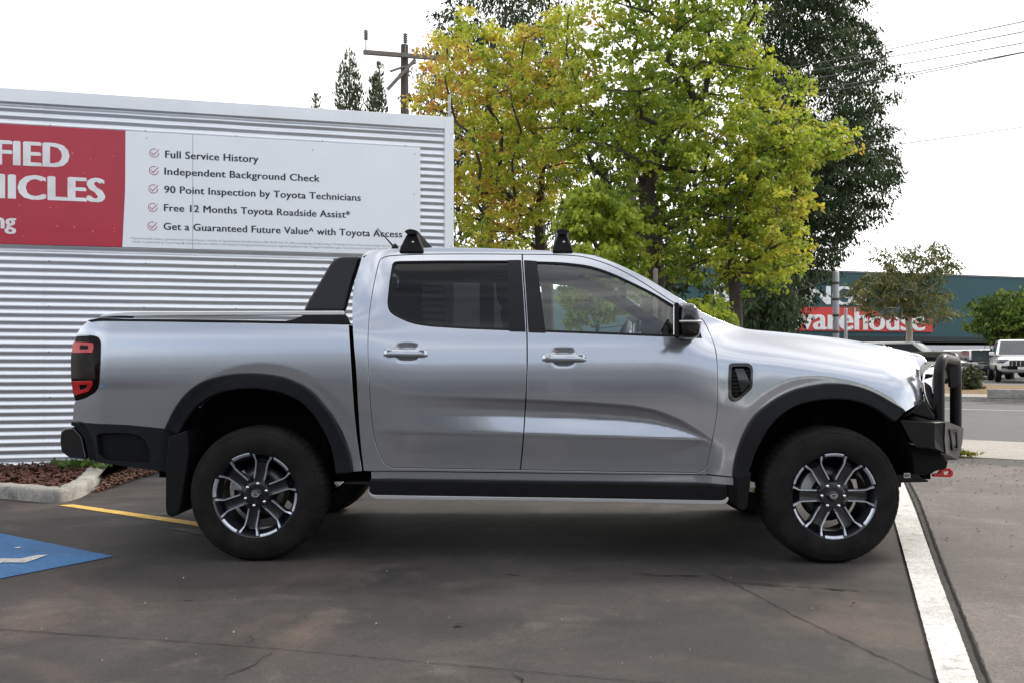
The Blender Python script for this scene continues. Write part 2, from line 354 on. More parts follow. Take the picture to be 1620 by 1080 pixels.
bed_o = [(139, 508.5), (250, 509.5), (400, 512), (551, 514.5)] + sm([(551, 514.5), (553, 545), (555, 583), (559, 640), (564, 690), (572, 744)]) + [(555, 745)] + arch_r[::-1][1:] + [(200, 671), (115, 666)] + sm([(115, 666), (115.5, 655), (117, 640)], 5) + [(119, 634.5)] + [(134.4, 629.6), (149, 621.4)] + sm([(149, 621.4), (155.5, 613), (157.6, 600.5)], 4) + [(159.2, 570), (159.6, 542)] + sm([(159.6, 541), (156, 533.4), (147.5, 530.4)], 4) + [(135, 529.8), (121, 530)] + sm([(121, 530), (128, 518), (139, 508.5)], 5)[:-1]
sil = sm([(574, 405), (585, 397.5), (614, 394.5), (660, 393), (703, 392.3), (760, 393), (811, 395), (860, 397), (907, 400.5), (930, 403.5), (952, 408.5), (983, 421), (1017, 437.5), (1050, 457), (1083, 477.5), (1117, 497.5), (1142, 508), (1160, 514.5), (1180, 520.5)])
door_top = sm([(599, 420), (603, 411), (614, 406.5), (640, 404.5), (667, 403.5), (740, 403), (826, 403.5), (870, 404), (907, 405.5), (933, 410), (967, 421.5), (1000, 438), (1033, 458.5), (1067, 481), (1100, 499), (1113, 509), (1123, 530), (1131, 553), (1134, 583), (1134.5, 622), (1133, 655), (1127, 690), (1119, 728)])
door_bot = sm([(1119, 728), (1115, 740), (1103, 746)], 4) + [(960, 744), (825, 741.5), (622, 738)] + sm([(622, 738), (610, 732), (601, 716)], 4) + sm([(601, 716), (594, 695), (589, 662), (585, 605), (583, 547), (585, 500), (591, 457), (599, 420)])[1:-1]
doors_o = door_top + door_bot[1:]
split = sm([(826, 400), (826.5, 414), (831, 480), (833.5, 525), (834, 572), (832.3, 622), (829.5, 670), (826, 715), (823, 745)])
def clip_side(poly, line, left):
    "part of a px polygon left or right of a near-vertical line"
    ly = [p[1] for p in line]; lxx = [p[0] for p in line]
    f = lambda p: (np.interp(p[1], ly, lxx) - p[0]) * (1 if left else -1)
    o = []; n = len(poly); cuts = []
    for i in range(n):
        a, b = poly[i], poly[(i + 1) % n]; fa, fb = f(a), f(b)
        if fa >= 0: o.append(a)
        if (fa >= 0) != (fb >= 0):
            t = fa / (fa - fb); q = (a[0] + (b[0] - a[0]) * t, a[1] + (b[1] - a[1]) * t); o.append(q); cuts.append(len(o) - 1)
    q0, q1 = sorted(cuts); seg = o[q1], o[(q1 + 1) % len(o)]
    if q1 == q0 + 1: ins = q1; a, b = o[q0], o[q1]
    else: ins = len(o); a, b = o[q1], o[q0]
    mid = [(np.interp(y, ly, lxx), y) for y in np.linspace(a[1], b[1], 40)[1:-1]]
    return o[:ins] + mid + o[ins:]
g = 1.5
rear_door_o = clip_side(doors_o, [(a - g, b) for a, b in split], True)
front_door_o = clip_side(doors_o, [(a + g, b) for a, b in split], False)
def grow(pts, d):
    p = np.array(pts); tn = np.roll(p, -2, 0) - np.roll(p, 2, 0); nn = np.stack([tn[:, 1], -tn[:, 0]], -1); nn /= np.maximum(np.linalg.norm(nn, axis=1, keepdims=True), 1e-6)
    ar = np.sum(p[:, 0] * np.roll(p[:, 1], -1) - p[:, 1] * np.roll(p[:, 0], -1))
    if ar < 0: nn = -nn
    return [tuple(q) for q in p + nn * d]
dlo_r = sm([(620, 418), (624, 414), (632, 413)], 3) + [(700, 412), (804, 412)] + [(816, 412.5), (822, 523.8)] + [(805, 523.5), (740, 521), (690, 518)] + sm([(690, 518), (667, 515.5), (645, 510), (622, 499), (614, 490), (612, 478)], 5) + [(615, 448)]
dlo_f = [(838, 413), (848, 413.5)] + sm([(848, 413.5), (880, 414.5), (905, 416.5), (935, 421), (967, 431.5), (1000, 446.5), (1033, 463), (1067, 483), (1096, 499.5)], 8) + sm([(1096, 499.5), (1101, 503), (1105, 512), (1111.5, 535.5)], 5) + [(1090, 535), (980, 530.5), (862, 526), (846, 525.5)]
gl_r = sm([(622, 421), (626, 416.5), (634, 415.5)], 3) + [(700, 415), (803, 414.5), (806, 470), (807.5, 519.5), (740, 517.5), (690, 514.5)] + sm([(690, 514.5), (667, 511.5), (647, 506.5), (625, 496), (617, 488), (615, 478)], 5) + [(618, 448)]
gl_f = [(849, 416.5)] + sm([(849, 416.5), (880, 417.5), (905, 419.5), (934, 424), (965, 434), (998, 449), (1031, 465.5), (1064, 485.5)], 8) + sm([(1064, 485.5), (1069, 489), (1068.5, 500), (1066, 530)], 5) + [(980, 526.5), (862, 522), (857, 480)]
fen_o = sm([(1180, 520.5), (1192, 522), (1227, 525), (1262, 528.5), (1327, 535), (1375, 543), (1408, 549.5), (1440, 556), (1456, 561), (1465, 567)]) + sm([(1465, 567), (1464, 573), (1460, 578), (1459, 592), (1460, 612), (1463, 631)], 5) + [(1447, 641), (1432, 650)] + arch_f[::-1][1:] + [(1160, 753), (1119, 748.5)]
fen_l = sm([(1117, 741), (1122, 729), (1130, 690), (1135.8, 655), (1137.3, 622), (1136.8, 583), (1133.6, 552), (1125.6, 529), (1117, 511)])
fen_o = fen_o + fen_l[1:] + [(1140, 511.5), (1160, 516)]
# the cab frame is what is left round the doors
cab_o = sil[:] + [(1160, 517), (1140, 513), (1116, 511)] + [(x, y) for x, y in fen_l[::-1]] + [(1118, 749.5), (960, 748), (820, 746), (590, 743.5)] + sm([(576, 743.5), (571, 700), (567, 640), (564, 583), (560.5, 545), (558, 500), (558.5, 470), (562, 446), (574, 405)])[:-1]
door_hole = grow(doors_o, 1.9)

vent_o = sm([(1154, 577), (1157, 574.5), (1163, 574)], 3) + [(1183, 574)] + sm([(1183, 574), (1189, 577.5), (1191, 584)], 3) + [(1190.5, 607)] + sm([(1190.5, 607), (1189, 613), (1185, 617.5)], 3) + [(1170, 631.5)] + sm([(1170, 631.5), (1164, 634), (1157, 633), (1153.5, 627)], 3) + [(1153, 600)]
vent_i = [tuple(np.mean(vent_o, 0) + (np.array(p) - np.mean(vent_o, 0)) * .93) for p in vent_o]
crease_pts = []
for a_ in np.arange(640, 1136, 3.2):
    c0 = float(np.interp(a_, cx_, cy_))
    for k_ in (-3.2, -1.6, -.4, .8, 2.0, 3.6, 5.6): crease_pts.append(((a_ - 861.5) / NS, CAMH - (c0 + k_ - HY) / NS))
def Snose(x, z):
    px, py = nom(np.asarray(x, float), np.asarray(z, float)); xc = np.minimum(x, (1460 - 861.5) / NS); zc = np.minimum(z, CAMH - (592 - HY) / NS)
    return Sf(xc, zc) + .55 * np.maximum(0, x - xc) + .25 * np.maximum(0, z - zc)
def body_side(side):
    near = side < 0
    pn = lambda name, m, o, **k: panel(name, M[m], P2(o, k.get('off', 0)), parent=k.pop('parent', truck), side=side, holes=[P2(h, k.get('off', 0)) for h in k.pop('holes', [])], **k)
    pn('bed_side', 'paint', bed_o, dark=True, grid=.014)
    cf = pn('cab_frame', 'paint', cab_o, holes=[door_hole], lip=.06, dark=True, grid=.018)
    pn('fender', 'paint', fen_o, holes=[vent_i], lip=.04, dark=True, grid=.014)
    pn('wheel_arch_flare', 'flare', arch_r + arch_ri[::-1], off=-.030, lip=.05, grid=.015, rnd=.010)
    pn('wheel_arch_flare', 'flare', arch_f + arch_fi[::-1], off=-.030, lip=.05, grid=.015, rnd=.010)
    for o_, dl, gl, gm, hx, hy in ((rear_door_o, dlo_r, gl_r, 'tint', 641.5, 557.5), (front_door_o, dlo_f, gl_f, 'glass', 892, 565)):
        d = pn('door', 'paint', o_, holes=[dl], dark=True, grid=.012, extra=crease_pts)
        pn('window_trim', 'flare', grow(dl, -.6), holes=[gl], off=.006, lip=.02, parent=d, grid=.02, rnd=.002)
        pn('window', gm, grow(gl, 1.2), off=.014, lip=.004, parent=d, grid=.03, rnd=.001)
        pc = [(803, 411.8), (824, 411.6), (828.6, 480), (831.2, 524.5), (806, 523.8)] if gm == 'tint' else [(829, 411.8), (849, 413.2), (857, 480), (863, 526.3), (836.2, 525.2), (833.4, 480)]
        pn('pillar_cover', 'flare', pc, off=-.0035, lip=.006, parent=d, grid=.02, rnd=.0015)
        # handle: a bar standing off the door over its finger cup
        x0, z0 = tp(hx - 34, hy); x1, z1 = tp(hx + 35, hy + .8)
        hm = MB(); n = 13; sec = []
        for i in range(n + 1):
            t = i / n; x = x0 + (x1 - x0) * t; z = z0 + (z1 - z0) * t; hh = .0215 * (1 - .15 * abs(2 * t - 1) ** 8) ; y = -HW + float(Sf(x, z + .05)) - .022 - .010 * (1 - abs(2 * t - 1) ** 6)
            sec.append([(x, side * -(y + .018), z + hh * .78), (x, side * -(y + .0125), z + hh), (x, side * -(y + .0055), z + hh * .62), (x, side * -(y + .001), z), (x, side * -(y - .0025), z - hh * .6), (x, side * -(y + .004), z - hh), (x, side * -(y + .02), z - hh * .8)])
        V = [p for s_ in sec for p in s_]; m_ = 7
        hm.add(V, [(i * m_ + k, i * m_ + k + 1, (i + 1) * m_ + k + 1, (i + 1) * m_ + k) for i in range(n) for k in range(m_ - 1)] + [(0, 1, 2, 3, 4, 5, 6), tuple(n * m_ + k for k in range(m_))[::-1]], True)
        hd = hm.build('handle', M['paint'], d)
        for tt in (.13, .87):
            bk = MB(); x = x0 + (x1 - x0) * tt; bk.box((x, side * (HW - float(Sf(x, z0)) + .004), z0 - .003), (.036, .03, .046)); bk.build('handle_mount', M['paint'], d, bevel=.006)
        if gm == 'glass' and near:
            x, z = tp(866, 564.5); kb = MB(); y = -HW + float(Sf(x, z)) - .031; kb.lathe([(0, -.004), (.010, -.004), (.012, 0), (.012, .004)], 20, 'y', (x, y, z)); kb.build('key_lock', M['satin'], d)
    # lower cladding behind the rear wheel, with its pocket
    clad = [(115, 667.5), (200, 672.5), (262, 678.5), (280, 684), (275, 700), (270, 722), (266, 746), (240, 742), (200, 737), (165, 731.5), (150, 729), (143, 712), (134, 692), (120, 678)]
    pock = sm([(152, 690), (158, 685), (200, 684), (222, 689), (233, 702), (238, 722), (236, 733)], 5) + [(200, 731), (166, 727), (155, 718)]
    cl = pn('lower_cladding', 'flare', clad, holes=[pock], off=.0, lip=.05)
    pn('pocket', 'black', pock, off=.028, lip=.02, parent=cl)
    # bright rocker under the doors
    pn('rocker_panel', 'paint', [(588, 745.5), (820, 748.2), (1118, 751.5), (1160, 755), (1160, 766), (1118, 764), (820, 760), (588, 757)], off=.012, lip=.04)
    # tail light
    lt = pn('tail_light', 'lens', tail_o, off=-.006, lip=.03, grid=.02)
    for q in ([(116, 541), (146, 542.5), (147.5, 547), (146, 557), (115, 557.5), (113.5, 550)], [(114, 603), (145, 602), (146, 608), (139, 618), (118, 624.5), (114.5, 612)]):
        cq = np.mean(q, 0); inner = [tuple(cq + (np.array(p) - cq) * np.array([.42, .45]) + np.array([2, 0])) for p in q]
        pn('red_lens', 'red', q, holes=[inner], off=-.0095, lip=.006, parent=lt, grid=.012, rnd=.002)
        pn('lamp_core', 'lens', inner, off=-.008, lip=.006, parent=lt, grid=.012, rnd=.002)
    # headlight: smoked lens with a chrome C on its outer edge
    hl = pn('headlight', 'lamp', sm([(1462, 579), (1468, 575.5), (1474, 579), (1478, 592), (1480, 620), (1481, 650)], 5) + [(1479, 657), (1472, 650), (1466, 638), (1463, 612)], off=.000, lip=.05, grid=.012, S=Snose)
    pn('chrome_trim', 'chrome', sm([(1459.5, 577), (1459, 595), (1461, 616), (1465, 634), (1475, 656)], 4) + sm([(1479.5, 656), (1472, 632), (1468, 614), (1466, 595), (1468, 578)], 4), off=-.010, lip=.02, parent=hl, grid=.01, rnd=.003, S=Snose)
    pn('lamp_light_strip', 'satin', sm([(1470, 584), (1473, 600), (1475, 628), (1478, 648)], 4) + sm([(1480, 648), (1477, 628), (1475.3, 600), (1473, 584)], 4), off=-.004, lip=.006, parent=hl, grid=.01, rnd=.001, S=Snose)
    # side vent with its slats
    vo = vent_o
    cv = np.mean(vo, 0); vi = [tuple(cv + (np.array(p) - cv) * .84) for p in vo]
    vt = pn('side_vent', 'gloss', vo, holes=[vi], off=-.007, lip=.03, grid=.012)
    pn('vent_backing', 'under', grow(vi, .5), off=.010, lip=.005, parent=vt, grid=.02)
    for k in range(7):
        y0 = 586 + k * 6.2; x0 = 1157; x1 = 1186 - max(0, (y0 - 606)) * 1.05
        if x1 - x0 > 4: pn('slat', 'black', [(x0, y0), (x1, y0 - 2), (x1, y0 + 1.6), (x0, y0 + 3.6)], off=.0, lip=.012, parent=vt, grid=.012, rnd=.001)
    pn('vent_fin', 'gloss', [(1163, 583), (1176, 583), (1187, 605), (1174, 620), (1168, 600)], off=-.003, lip=.01, parent=vt, grid=.014)
    # dark lining behind the shut lines and round the windows, from inside
    lin = [(582, 403)] + [(x, y + 2.5) for x, y in sil if 600 < x < 1118] + [(1130, 560), (1128, 735), (1100, 742), (820, 741), (590, 737), (572, 640), (570, 520), (572, 440)]
    pn('door_lining', 'trim', lin, holes=[grow(gl_r, 1.0), grow(gl_f, 1.0)], off=.034, lip=.03)
    mf = sm([(268, 690), (264, 740), (263, 790), (264, 808), (269, 815), (278, 815), (285, 808), (290, 780), (296, 745), (300, 715)], 5) + [(297, 680)]
    f_ = MB(); f_.prism([tuple(tl(a, b, -.92).xz) for a, b in mf], lambda u, v, h: (u, side * h, v), .70, .935); f_.build('mudflap', M['black'], truck, bevel=.008)
    mf = sm([(1164, 755), (1166, 790), (1168, 803), (1174, 807), (1181, 803), (1184, 785), (1188, 745)], 5)
    f_ = MB(); f_.prism([tuple(tl(a, b, -.92).xz) for a, b in mf], lambda u, v, h: (u, side * h, v), .70, .935); f_.build('mudflap', M['black'], truck, bevel=.008)
body_side(-1); body_side(1)

def TL(px, py, yl): p = tl(px, py, yl); return p
# ---- roof, windscreen, bonnet, cab back: lofted across between the two sides
def loft(name, m, edge, crown, bow=0.0, off=0.0, n=28, parent=truck, drop=0.0, power=3.0):
    V = []; F = []; K = len(edge)
    for i, (px, py) in enumerate(edge):
        x, z = tp(px, py); s = float(Sf(x, z)); yb = -HW + s + off
        cr_ = crown(i / (K - 1)) if callable(crown) else crown; bw = bow(i / (K - 1)) if callable(bow) else bow
        for k in range(n + 1):
            t = -1 + 2 * k / n; q = 1 - abs(t) ** power
            V.append((x + bw * (1 - t * t), yb * -t, z - drop + cr_ * q))
    F = [(i * (n + 1) + k, i * (n + 1) + k + 1, (i + 1) * (n + 1) + k + 1, (i + 1) * (n + 1) + k) for i in range(K - 1) for k in range(n)]
    b = MB(); b.add(V, F, True); o = b.build(name, M[m], parent)
    if m != 'glass': so_ = o.modifiers.new('solid', 'SOLIDIFY'); so_.thickness = .012; so_.offset = -1
    return o
roof = loft('roof', 'paint', [p for p in sil if p[0] <= 948], .045, drop=.003, off=-.002, bow=lambda u: .09 * max(0, u - .6) / .4 - .05 * max(0, .15 - u) / .15)
loft('windscreen', 'glass', [p for p in sil if 944 <= p[0] <= 1150], lambda u: .045 - .03 * u, bow=lambda u: .09 + .05 * u, off=.065, drop=.016)
loft('bonnet', 'paint', [p for p in sm([(1150, 511), (1165, 516), (1180, 520.5), (1192, 522), (1227, 525), (1262, 528.5), (1327, 535), (1375, 543), (1408, 549.5), (1440, 556), (1456, 561), (1465, 567), (1468, 574)])], .018, bow=lambda u: .02 + .10 * u ** 2, off=.0, drop=.003)
hb = MB(); p = tl(1184, 521.5, -.60)
for s_ in (-1, 1): hb = MB(); hb.box((p.x, s_ * .60, p.z - .004), (.05, .06, .016)); hb.build('washer_jet', M['black'], truck, bevel=.004)
# cab rear wall with its window
xb, zt = tp(571, 412); zbm = .95
b = MB()
q = [(-.60, zt + .01), (.60, zt + .01), (.70, 1.30), (.76, 1.02), (-.76, 1.02), (-.70, 1.30)]
b.prism(q, lambda u, v, h: (h - (zt - v) * .06, u, v), xb - .012, xb + .012); b.build('cab_back', M['paint'], truck, bevel=.006)
b = MB(); b.prism([(-.52, zt - .06), (.52, zt - .06), (.60, 1.36), (-.60, 1.36)], lambda u, v, h: (h - (zt - v) * .06, u, v), xb - .022, xb - .013); b.build('rear_window', M['lens'], truck)
# ---- tub: walls, floor, tailgate
x0 = tp(118, 600)[0]; x1 = tp(553, 520)[0]; ztop = tp(300, 512)[1]
b = MB()
for s_ in (-1, 1): b.box(((x0 + x1) / 2 + .06, s_ * .77, (1.03 + ztop) / 2 - .01), (x1 - x0 - .16, .06, ztop - 1.03 - .02))
b.box(((x0 + x1) / 2, 0, 1.03), (x1 - x0 - .1, 1.50, .05)); b.box((x1 - .03, 0, (1.0 + ztop) / 2), (.05, 1.66, ztop - 1.02))
b.build('tub_liner', M['black'], truck)
b = MB(); zb = tp(116, 664)[1]
b.prism([(x0 - .005, zb), (x0 + .005, ztop - .09), (x0 + .03, ztop - .005), (x0 + .07, ztop - .005), (x0 + .07, zb)], lambda u, v, h: (u, h, v), -.77, .77)
b.build('tailgate', M['paint'], truck, bevel=.02, seg=3)
# black cap along the bed top, and the satin rails
for s_ in (-1, 1):
    def yl(v): return -s_ * v
    cap = [(139, 506.5), (158, 503), (200, 504.5), (300, 505.2), (452, 507.6), (463, 505.5), (480, 499), (545, 498.5), (552, 513), (400, 510.8), (250, 508.6), (139, 508.2)]
    b = MB(); b.prism([tuple(tl(px, py, -.872).xz) for px, py in cap], lambda u, v, h: (u, s_ * h, v), .80, .873); b.build('bed_cap', M['sail'], truck, bevel=.004)
    tr = [(158, 502), (168, 498.5), (207, 497), (204, 503)]
    b = MB(); b.prism([tuple(tl(px, py, -.862).xz) for px, py in tr], lambda u, v, h: (u, s_ * h, v), .80, .858); b.build('rail_foot', M['flare'], truck, bevel=.004)
    rail = sm([(157, 501.5), (165, 497.5), (185, 494.8), (215, 493.2), (300, 492.8), (544, 492.0)], 12) + [(545, 498.4), (300, 499.6), (205, 500.2)] + sm([(205, 500.2), (180, 500.6), (165, 502)], 6)
    b = MB(); b.prism([tuple(tl(px, py, -.872).xz) for px, py in rail], lambda u, v, h: (u, s_ * h, v), .815, .876); b.build('bed_rail', M['rail'], truck, bevel=.006)
    sail = [(480, 492.5)] + sm([(488, 473), (503, 445), (514, 423), (521, 411.5), (529, 405.5), (540, 403.2)], 6) + [(566, 402.8), (563, 411), (556, 440), (549, 470), (544, 492.5)]
    b = MB(); b.prism([tuple(tl(px, py, -.85).xz) for px, py in sail], lambda u, v, h: (u, s_ * (h - max(0, v - 1.42) * .28), v), .775, .865)
    b.build('sports_bar', M['sail'], truck, bevel=.018, seg=3)
p = tl(545, 406, -.8); b = MB(); b.prism([(-.09, .0), (.05, .0), (.05, -.045), (-.07, -.045)], lambda u, v, h: (p.x + u, h, p.z + v), -.72, .72); b.build('sports_bar_crosspiece', M['sail'], truck, bevel=.012)
# black seal pillar between tub and cab
b = MB(); b.box((tp(562, 620)[0] + .01, 0, .95), (.06, 1.68, .85)); b.build('tub_gap_filler', M['under'], truck)
# ---- rear bumper
b = MB(); q = [(97, 681), (104, 676), (118, 674), (131, 689), (139, 726), (112, 724), (98, 714), (96, 697)]
b.prism([tuple(tl(px, py, -.86).xz) for px, py in q], lambda u, v, h: (u, h, v), -.875, .875); rb = b.build('rear_bumper', M['gloss'], truck, bevel=.014, seg=3)
b = MB(); q = [(113, 666), (122, 668), (150, 690), (152, 728), (141, 727), (133, 690), (118, 674), (112, 672)]
b.prism([tuple(tl(px, py, -.88).xz) for px, py in q], lambda u, v, h: (u, h, v), -.885, .885); b.build('bumper_bracket', M['black'], rb, bevel=.006)
# ---- side steps
for s_ in (-1, 1):
    q = [(584, 757), (1118, 764), (1151, 766.5), (1152, 788), (1146, 792), (590, 783), (584, 776)]
    b = MB(); b.prism([tuple(tl(px, py, -.90).xz) for px, py in q], lambda u, v, h: (u, s_ * h, v), .74, .905); stp = b.build('side_step', M['black'], truck, bevel=.012)
    q = sm([(583, 775), (586, 780), (593, 782.5)], 3) + [(870, 786.5), (1140, 791)] + sm([(1140, 791), (1147, 789.5), (1151, 785)], 3) + sm([(1153, 787), (1150, 794), (1141, 797)], 3) + [(870, 792), (595, 788)] + sm([(595, 788), (587, 785), (583, 779)], 3)
    b = MB(); b.prism([tuple(tl(px, py, -.912).xz) for px, py in q], lambda u, v, h: (u, s_ * h, v), .75, .914); b.build('step_trim', M['satin'], stp, bevel=.004)
    b = MB()
    for k in range(6): b.box((-1.0 + k * .34, s_ * .85, tl(860, 764, -.85).z + .004), (.26, .10, .006))
    b.build('step_tread', M['rubber'], stp)
# ---- underbody and arches
b = MB()
b.box((0.0, 0, .62), (4.2, .9, .16))
for s_ in (-1, 1): b.box((0, s_ * .46, .50), (4.7, .10, .16))
b.box((0, 0, .56), (1.95, 1.64, .06))
b.box((1.75, 0, .80), (1.0, .9, .5))
b.tube([(XR, -.72, .375), (XR, .72, .375)], .05, 12); b.lathe([(0, -.16), (.12, -.1), (.16, 0), (.12, .1), (0, .16)], 20, 'y', (XR, 0, .38))
b.tube([(XF, -.72, .40), (XF, .72, .40)], .035, 10); b.box((XF, 0, .45), (.5, .6, .2))
for s_ in (-1, 1):
    b.bar((XR - .65, s_ * .52, .46), (XR + .65, s_ * .52, .50), .07, .05)
    b.tube([(XF, s_ * .62, .42), (XF + .03, s_ * .56, .95)], .055, 12); b.bar((XF - .1, s_ * .66, .52), (XF + .16, s_ * .45, .60), .05, .06)
    b.tube([(XR + .3, s_ * .60, .42), (XR + .36, s_ * .55, .95)], .035, 10)
b.tube([(-2.2, -.45, .42), (-.6, -.40, .42), (1.0, -.30, .45)], .035, 10); b.lathe([(0, -.3), (.10, -.3), (.10, .3), (0, .3)], 20, 'y', (-1.0, .2, .44))
b.build('chassis', M['under'], truck)
for s_ in (-1, 1):
    for X_, rr, zc in ((XR + .03, .50, .52), (XF - .04, .50, .50)):
        b = MB(); V = []; n = 22
        for k in range(n + 1):
            a = math.pi * (.0 + 1.0 * k / n); x = X_ + rr * math.cos(a); z = zc + rr * math.sin(a)
            V += [(x, s_ * .905, z), (x, s_ * .56, z)]
        b.add(V, [(2 * k, 2 * k + 1, 2 * k + 3, 2 * k + 2) for k in range(n)], True)
        b.add([(X_ + rr * math.cos(a) * .999, s_ * .56, zc + rr * math.sin(a)) for a in np.linspace(.05, math.pi - .05, 24)], [tuple(range(24))])
        b.build('arch_liner', M['liner'], truck)
# ---- wheels
def make_wheel(rot):
    wl = empty('wheel'); wl.parent = truck                         # axle along y, outer face towards -y
    t = MB(); RT = .385; seg = 240
    prof = [(.236, .02), (.242, -.012), (.255, -.020), (.275, -.023), (.300, -.0255), (.318, -.0245), (.338, -.020), (.352, -.0125), (.3545, -.014), (.364, -.004), (.374, .010), (.381, .026), (.3845, .045), (.386, .07), (.386, .10), (.380, .104), (.380, .112), (.386, .116), (.387, .1275)]
    prof = prof + [(r, .255 - h) for r, h in prof[::-1][1:]]
    V = []; n = len(prof)
    for k in range(seg):
        a = 2 * math.pi * k / seg
        for j, (r, h) in enumerate(prof):
            if r > .36:                                             # tread and shoulder blocks
                ph = (k + (2 if h > .1275 else 0)) % 4
                if ph == 0: r -= .0045 if r > .378 else .0016
            V.append((r * math.cos(a), h, r * math.sin(a)))
    F = [(k * n + j, ((k + 1) % seg) * n + j, ((k + 1) % seg) * n + j + 1, k * n + j + 1) for k in range(seg) for j in range(n - 1)]
    t.add(V, F, True); o = t.build('tyre', M['rubber'], wl)
    o.data.set_sharp_from_angle(angle=R(28))
    r_ = MB()
    r_.lathe([(.222, .23), (.215, .12), (.205, .05), (.222, .022), (.232, .004), (.240, -.004), (.2435, -.010), (.241, -.015), (.236, -.010), (.229, .0), (.224, .012)], 96, 'y')
    up = lambda u, v, h: (u, h, v)
    def rotp(poly, a): return [(x * math.cos(a) - z * math.sin(a), x * math.sin(a) + z * math.cos(a)) for x, z in poly]
    def dish(r): return np.interp(r, [.0, .07, .12, .2, .235], [.018, .016, .022, .010, -.004])
    hw = lambda r: np.interp(r, [.05, .185, .236], [.032, .036, .066])
    rs = [.05, .09, .13, .17, .184, .188, .2, .215, .2265]
    for k in range(6):
        a = rot + k * math.pi / 3; V = []
        for r in rs:
            for sgn, dh in ((-1, 0), (-.66, .007 if r < .186 else .042), (.66, .007 if r < .186 else .042), (1, 0)):
                x, z = rotp([(r, sgn * hw(r))], a)[0]; V.append((x, float(dish(r)) + dh, z))
            for sgn in (1, -1):
                x, z = rotp([(r, sgn * hw(r) * .9)], a)[0]; V.append((x, float(dish(r)) + .066, z))
        m_ = 6; F = [(i * m_ + q, i * m_ + (q + 1) % m_, (i + 1) * m_ + (q + 1) % m_, (i + 1) * m_ + q) for i in range(len(rs) - 1) for q in range(m_)] + [tuple(range(6)), tuple(len(V) - 6 + q for q in range(6))[::-1]]
        r_.add(V, F)
    r_.lathe([(.0, .012), (.030, .012), (.034, .016), (.062, .014), (.074, .020), (.078, .06)], 48, 'y')
    rim = r_.build('rim', M['rim'], wl); rim.data.set_sharp_from_angle(angle=R(35))
    e = MB()                                                        # machined edges: along each spoke and out to the lip
    for k in range(6):
        a = rot + k * math.pi / 3
        for sg in (-1, 1):
            path = [(.088, hw(.088)), (.13, hw(.13)), (.17, hw(.17)), (.188, hw(.188)), (.205, hw(.205)), (.222, hw(.222)), (.2335, hw(.2335))]
            V = []; wd = .0072
            for i, (x, z) in enumerate(path):
                rr = math.hypot(x, z); h = float(dish(rr)) - .0022; wd2 = wd * (1 + 1.1 * max(0, (rr - .2) / .035))
                for q in ((x, z + .001, h + .012), (x, z - .0005, h), (x + .0015 * (i > 3), z - wd2, h - .0002), (x + .0015 * (i > 3), z - wd2 - .0012, h + .010)):
                    u, v = rotp([(q[0], sg * q[1])], a)[0]; V.append((u, q[2], v))
            F = [(i * 4 + q, i * 4 + (q + 1) % 4, (i + 1) * 4 + (q + 1) % 4, (i + 1) * 4 + q) for i in range(len(path) - 1) for q in range(4)] + [(0, 1, 2, 3), tuple(len(V) - 4 + q for q in range(4))]
            e.add(V, F)
        # lip segment between two neighbouring spokes and under the fork
        for c0, c1, w0 in ((R(17.2), R(42.8), .0145),):
            V = []; n = 10
            for i in range(n + 1):
                th = a + c0 + (c1 - c0) * i / n
                for rr, h in ((.2405, -.0155), (.2375, -.0172), (.2375 - w0 * .6, -.0118), (.2375 - w0, -.004)): V.append((rr * math.cos(th), h, rr * math.sin(th)))
            e.add(V, [(i * 4 + q, i * 4 + q + 1, (i + 1) * 4 + q + 1, (i + 1) * 4 + q) for i in range(n) for q in range(3)], True)
    e.build('machined_edge', M['rimedge'], wl)
    d = MB(); d.lathe([(.06, .10), (.155, .10), (.155, .125), (.06, .125)], 48, 'y', closed=True); d.lathe([(0, .07), (.075, .07), (.08, .1)], 32, 'y'); d.build('brake_disc', M['disc'], wl)
    cpr = MB(); V = []; n = 8
    ca = rot * 0 + R(150)
    pl = [(rr * math.cos(th), rr * math.sin(th)) for rr, ths in ((.165, np.linspace(ca - .42, ca + .42, n)), (.10, np.linspace(ca + .42, ca - .42, n))) for th in ths]
    cpr.prism(pl, up, .075, .135); cpr.build('brake_caliper', M['satin'], wl, bevel=.006)
    hc = MB(); hc.lathe([(0, -.004), (.024, -.004), (.029, -.001), (.031, .006), (.031, .02)], 40, 'y'); hcap = hc.build('hub_cap', M['gloss'], wl)
    em = MB(); em.lathe([(.0165, -.0052), (.0205, -.0052), (.0205, -.003), (.0165, -.003)], 40, 'y', closed=True)
    em.v = [(x, y, z * .62) for x, y, z in em.v]
    for q in range(5): em.bar((-.011 + q * .0055 - .002, -.0050, -.004 - (q % 2) * .002), (-.011 + q * .0055 + .002, -.0050, .004), .0014, .0014)
    em.build('emblem', M['satin'], hcap)
    for k in range(6):
        a = rot + k * math.pi / 3; ln = MB()
        ln.lathe([(0, -.010), (.006, -.0095), (.0095, -.006), (.0105, 0), (.0105, .016)], 14, 'y', (.063 * math.cos(a), .010, .063 * math.sin(a))); ln.build('lug_nut', M['chrome'], wl)
    return wl
wf = make_wheel(0); wf.location = (XF, -.935, .379); wf.rotation_euler.z = R(1.2)
wr = make_wheel(R(20)); wr.location = (XR, -.935, .377)
def copy_wheel(src, x):
    c = src.copy(); C.objects.link(c); c.parent = truck; c.location = (x, .935, .378); c.rotation_euler.z = math.pi
    for ch in list(src.children):
        d = ch.copy(); C.objects.link(d); d.parent = c
copy_wheel(wf, XF); copy_wheel(wr, XR)

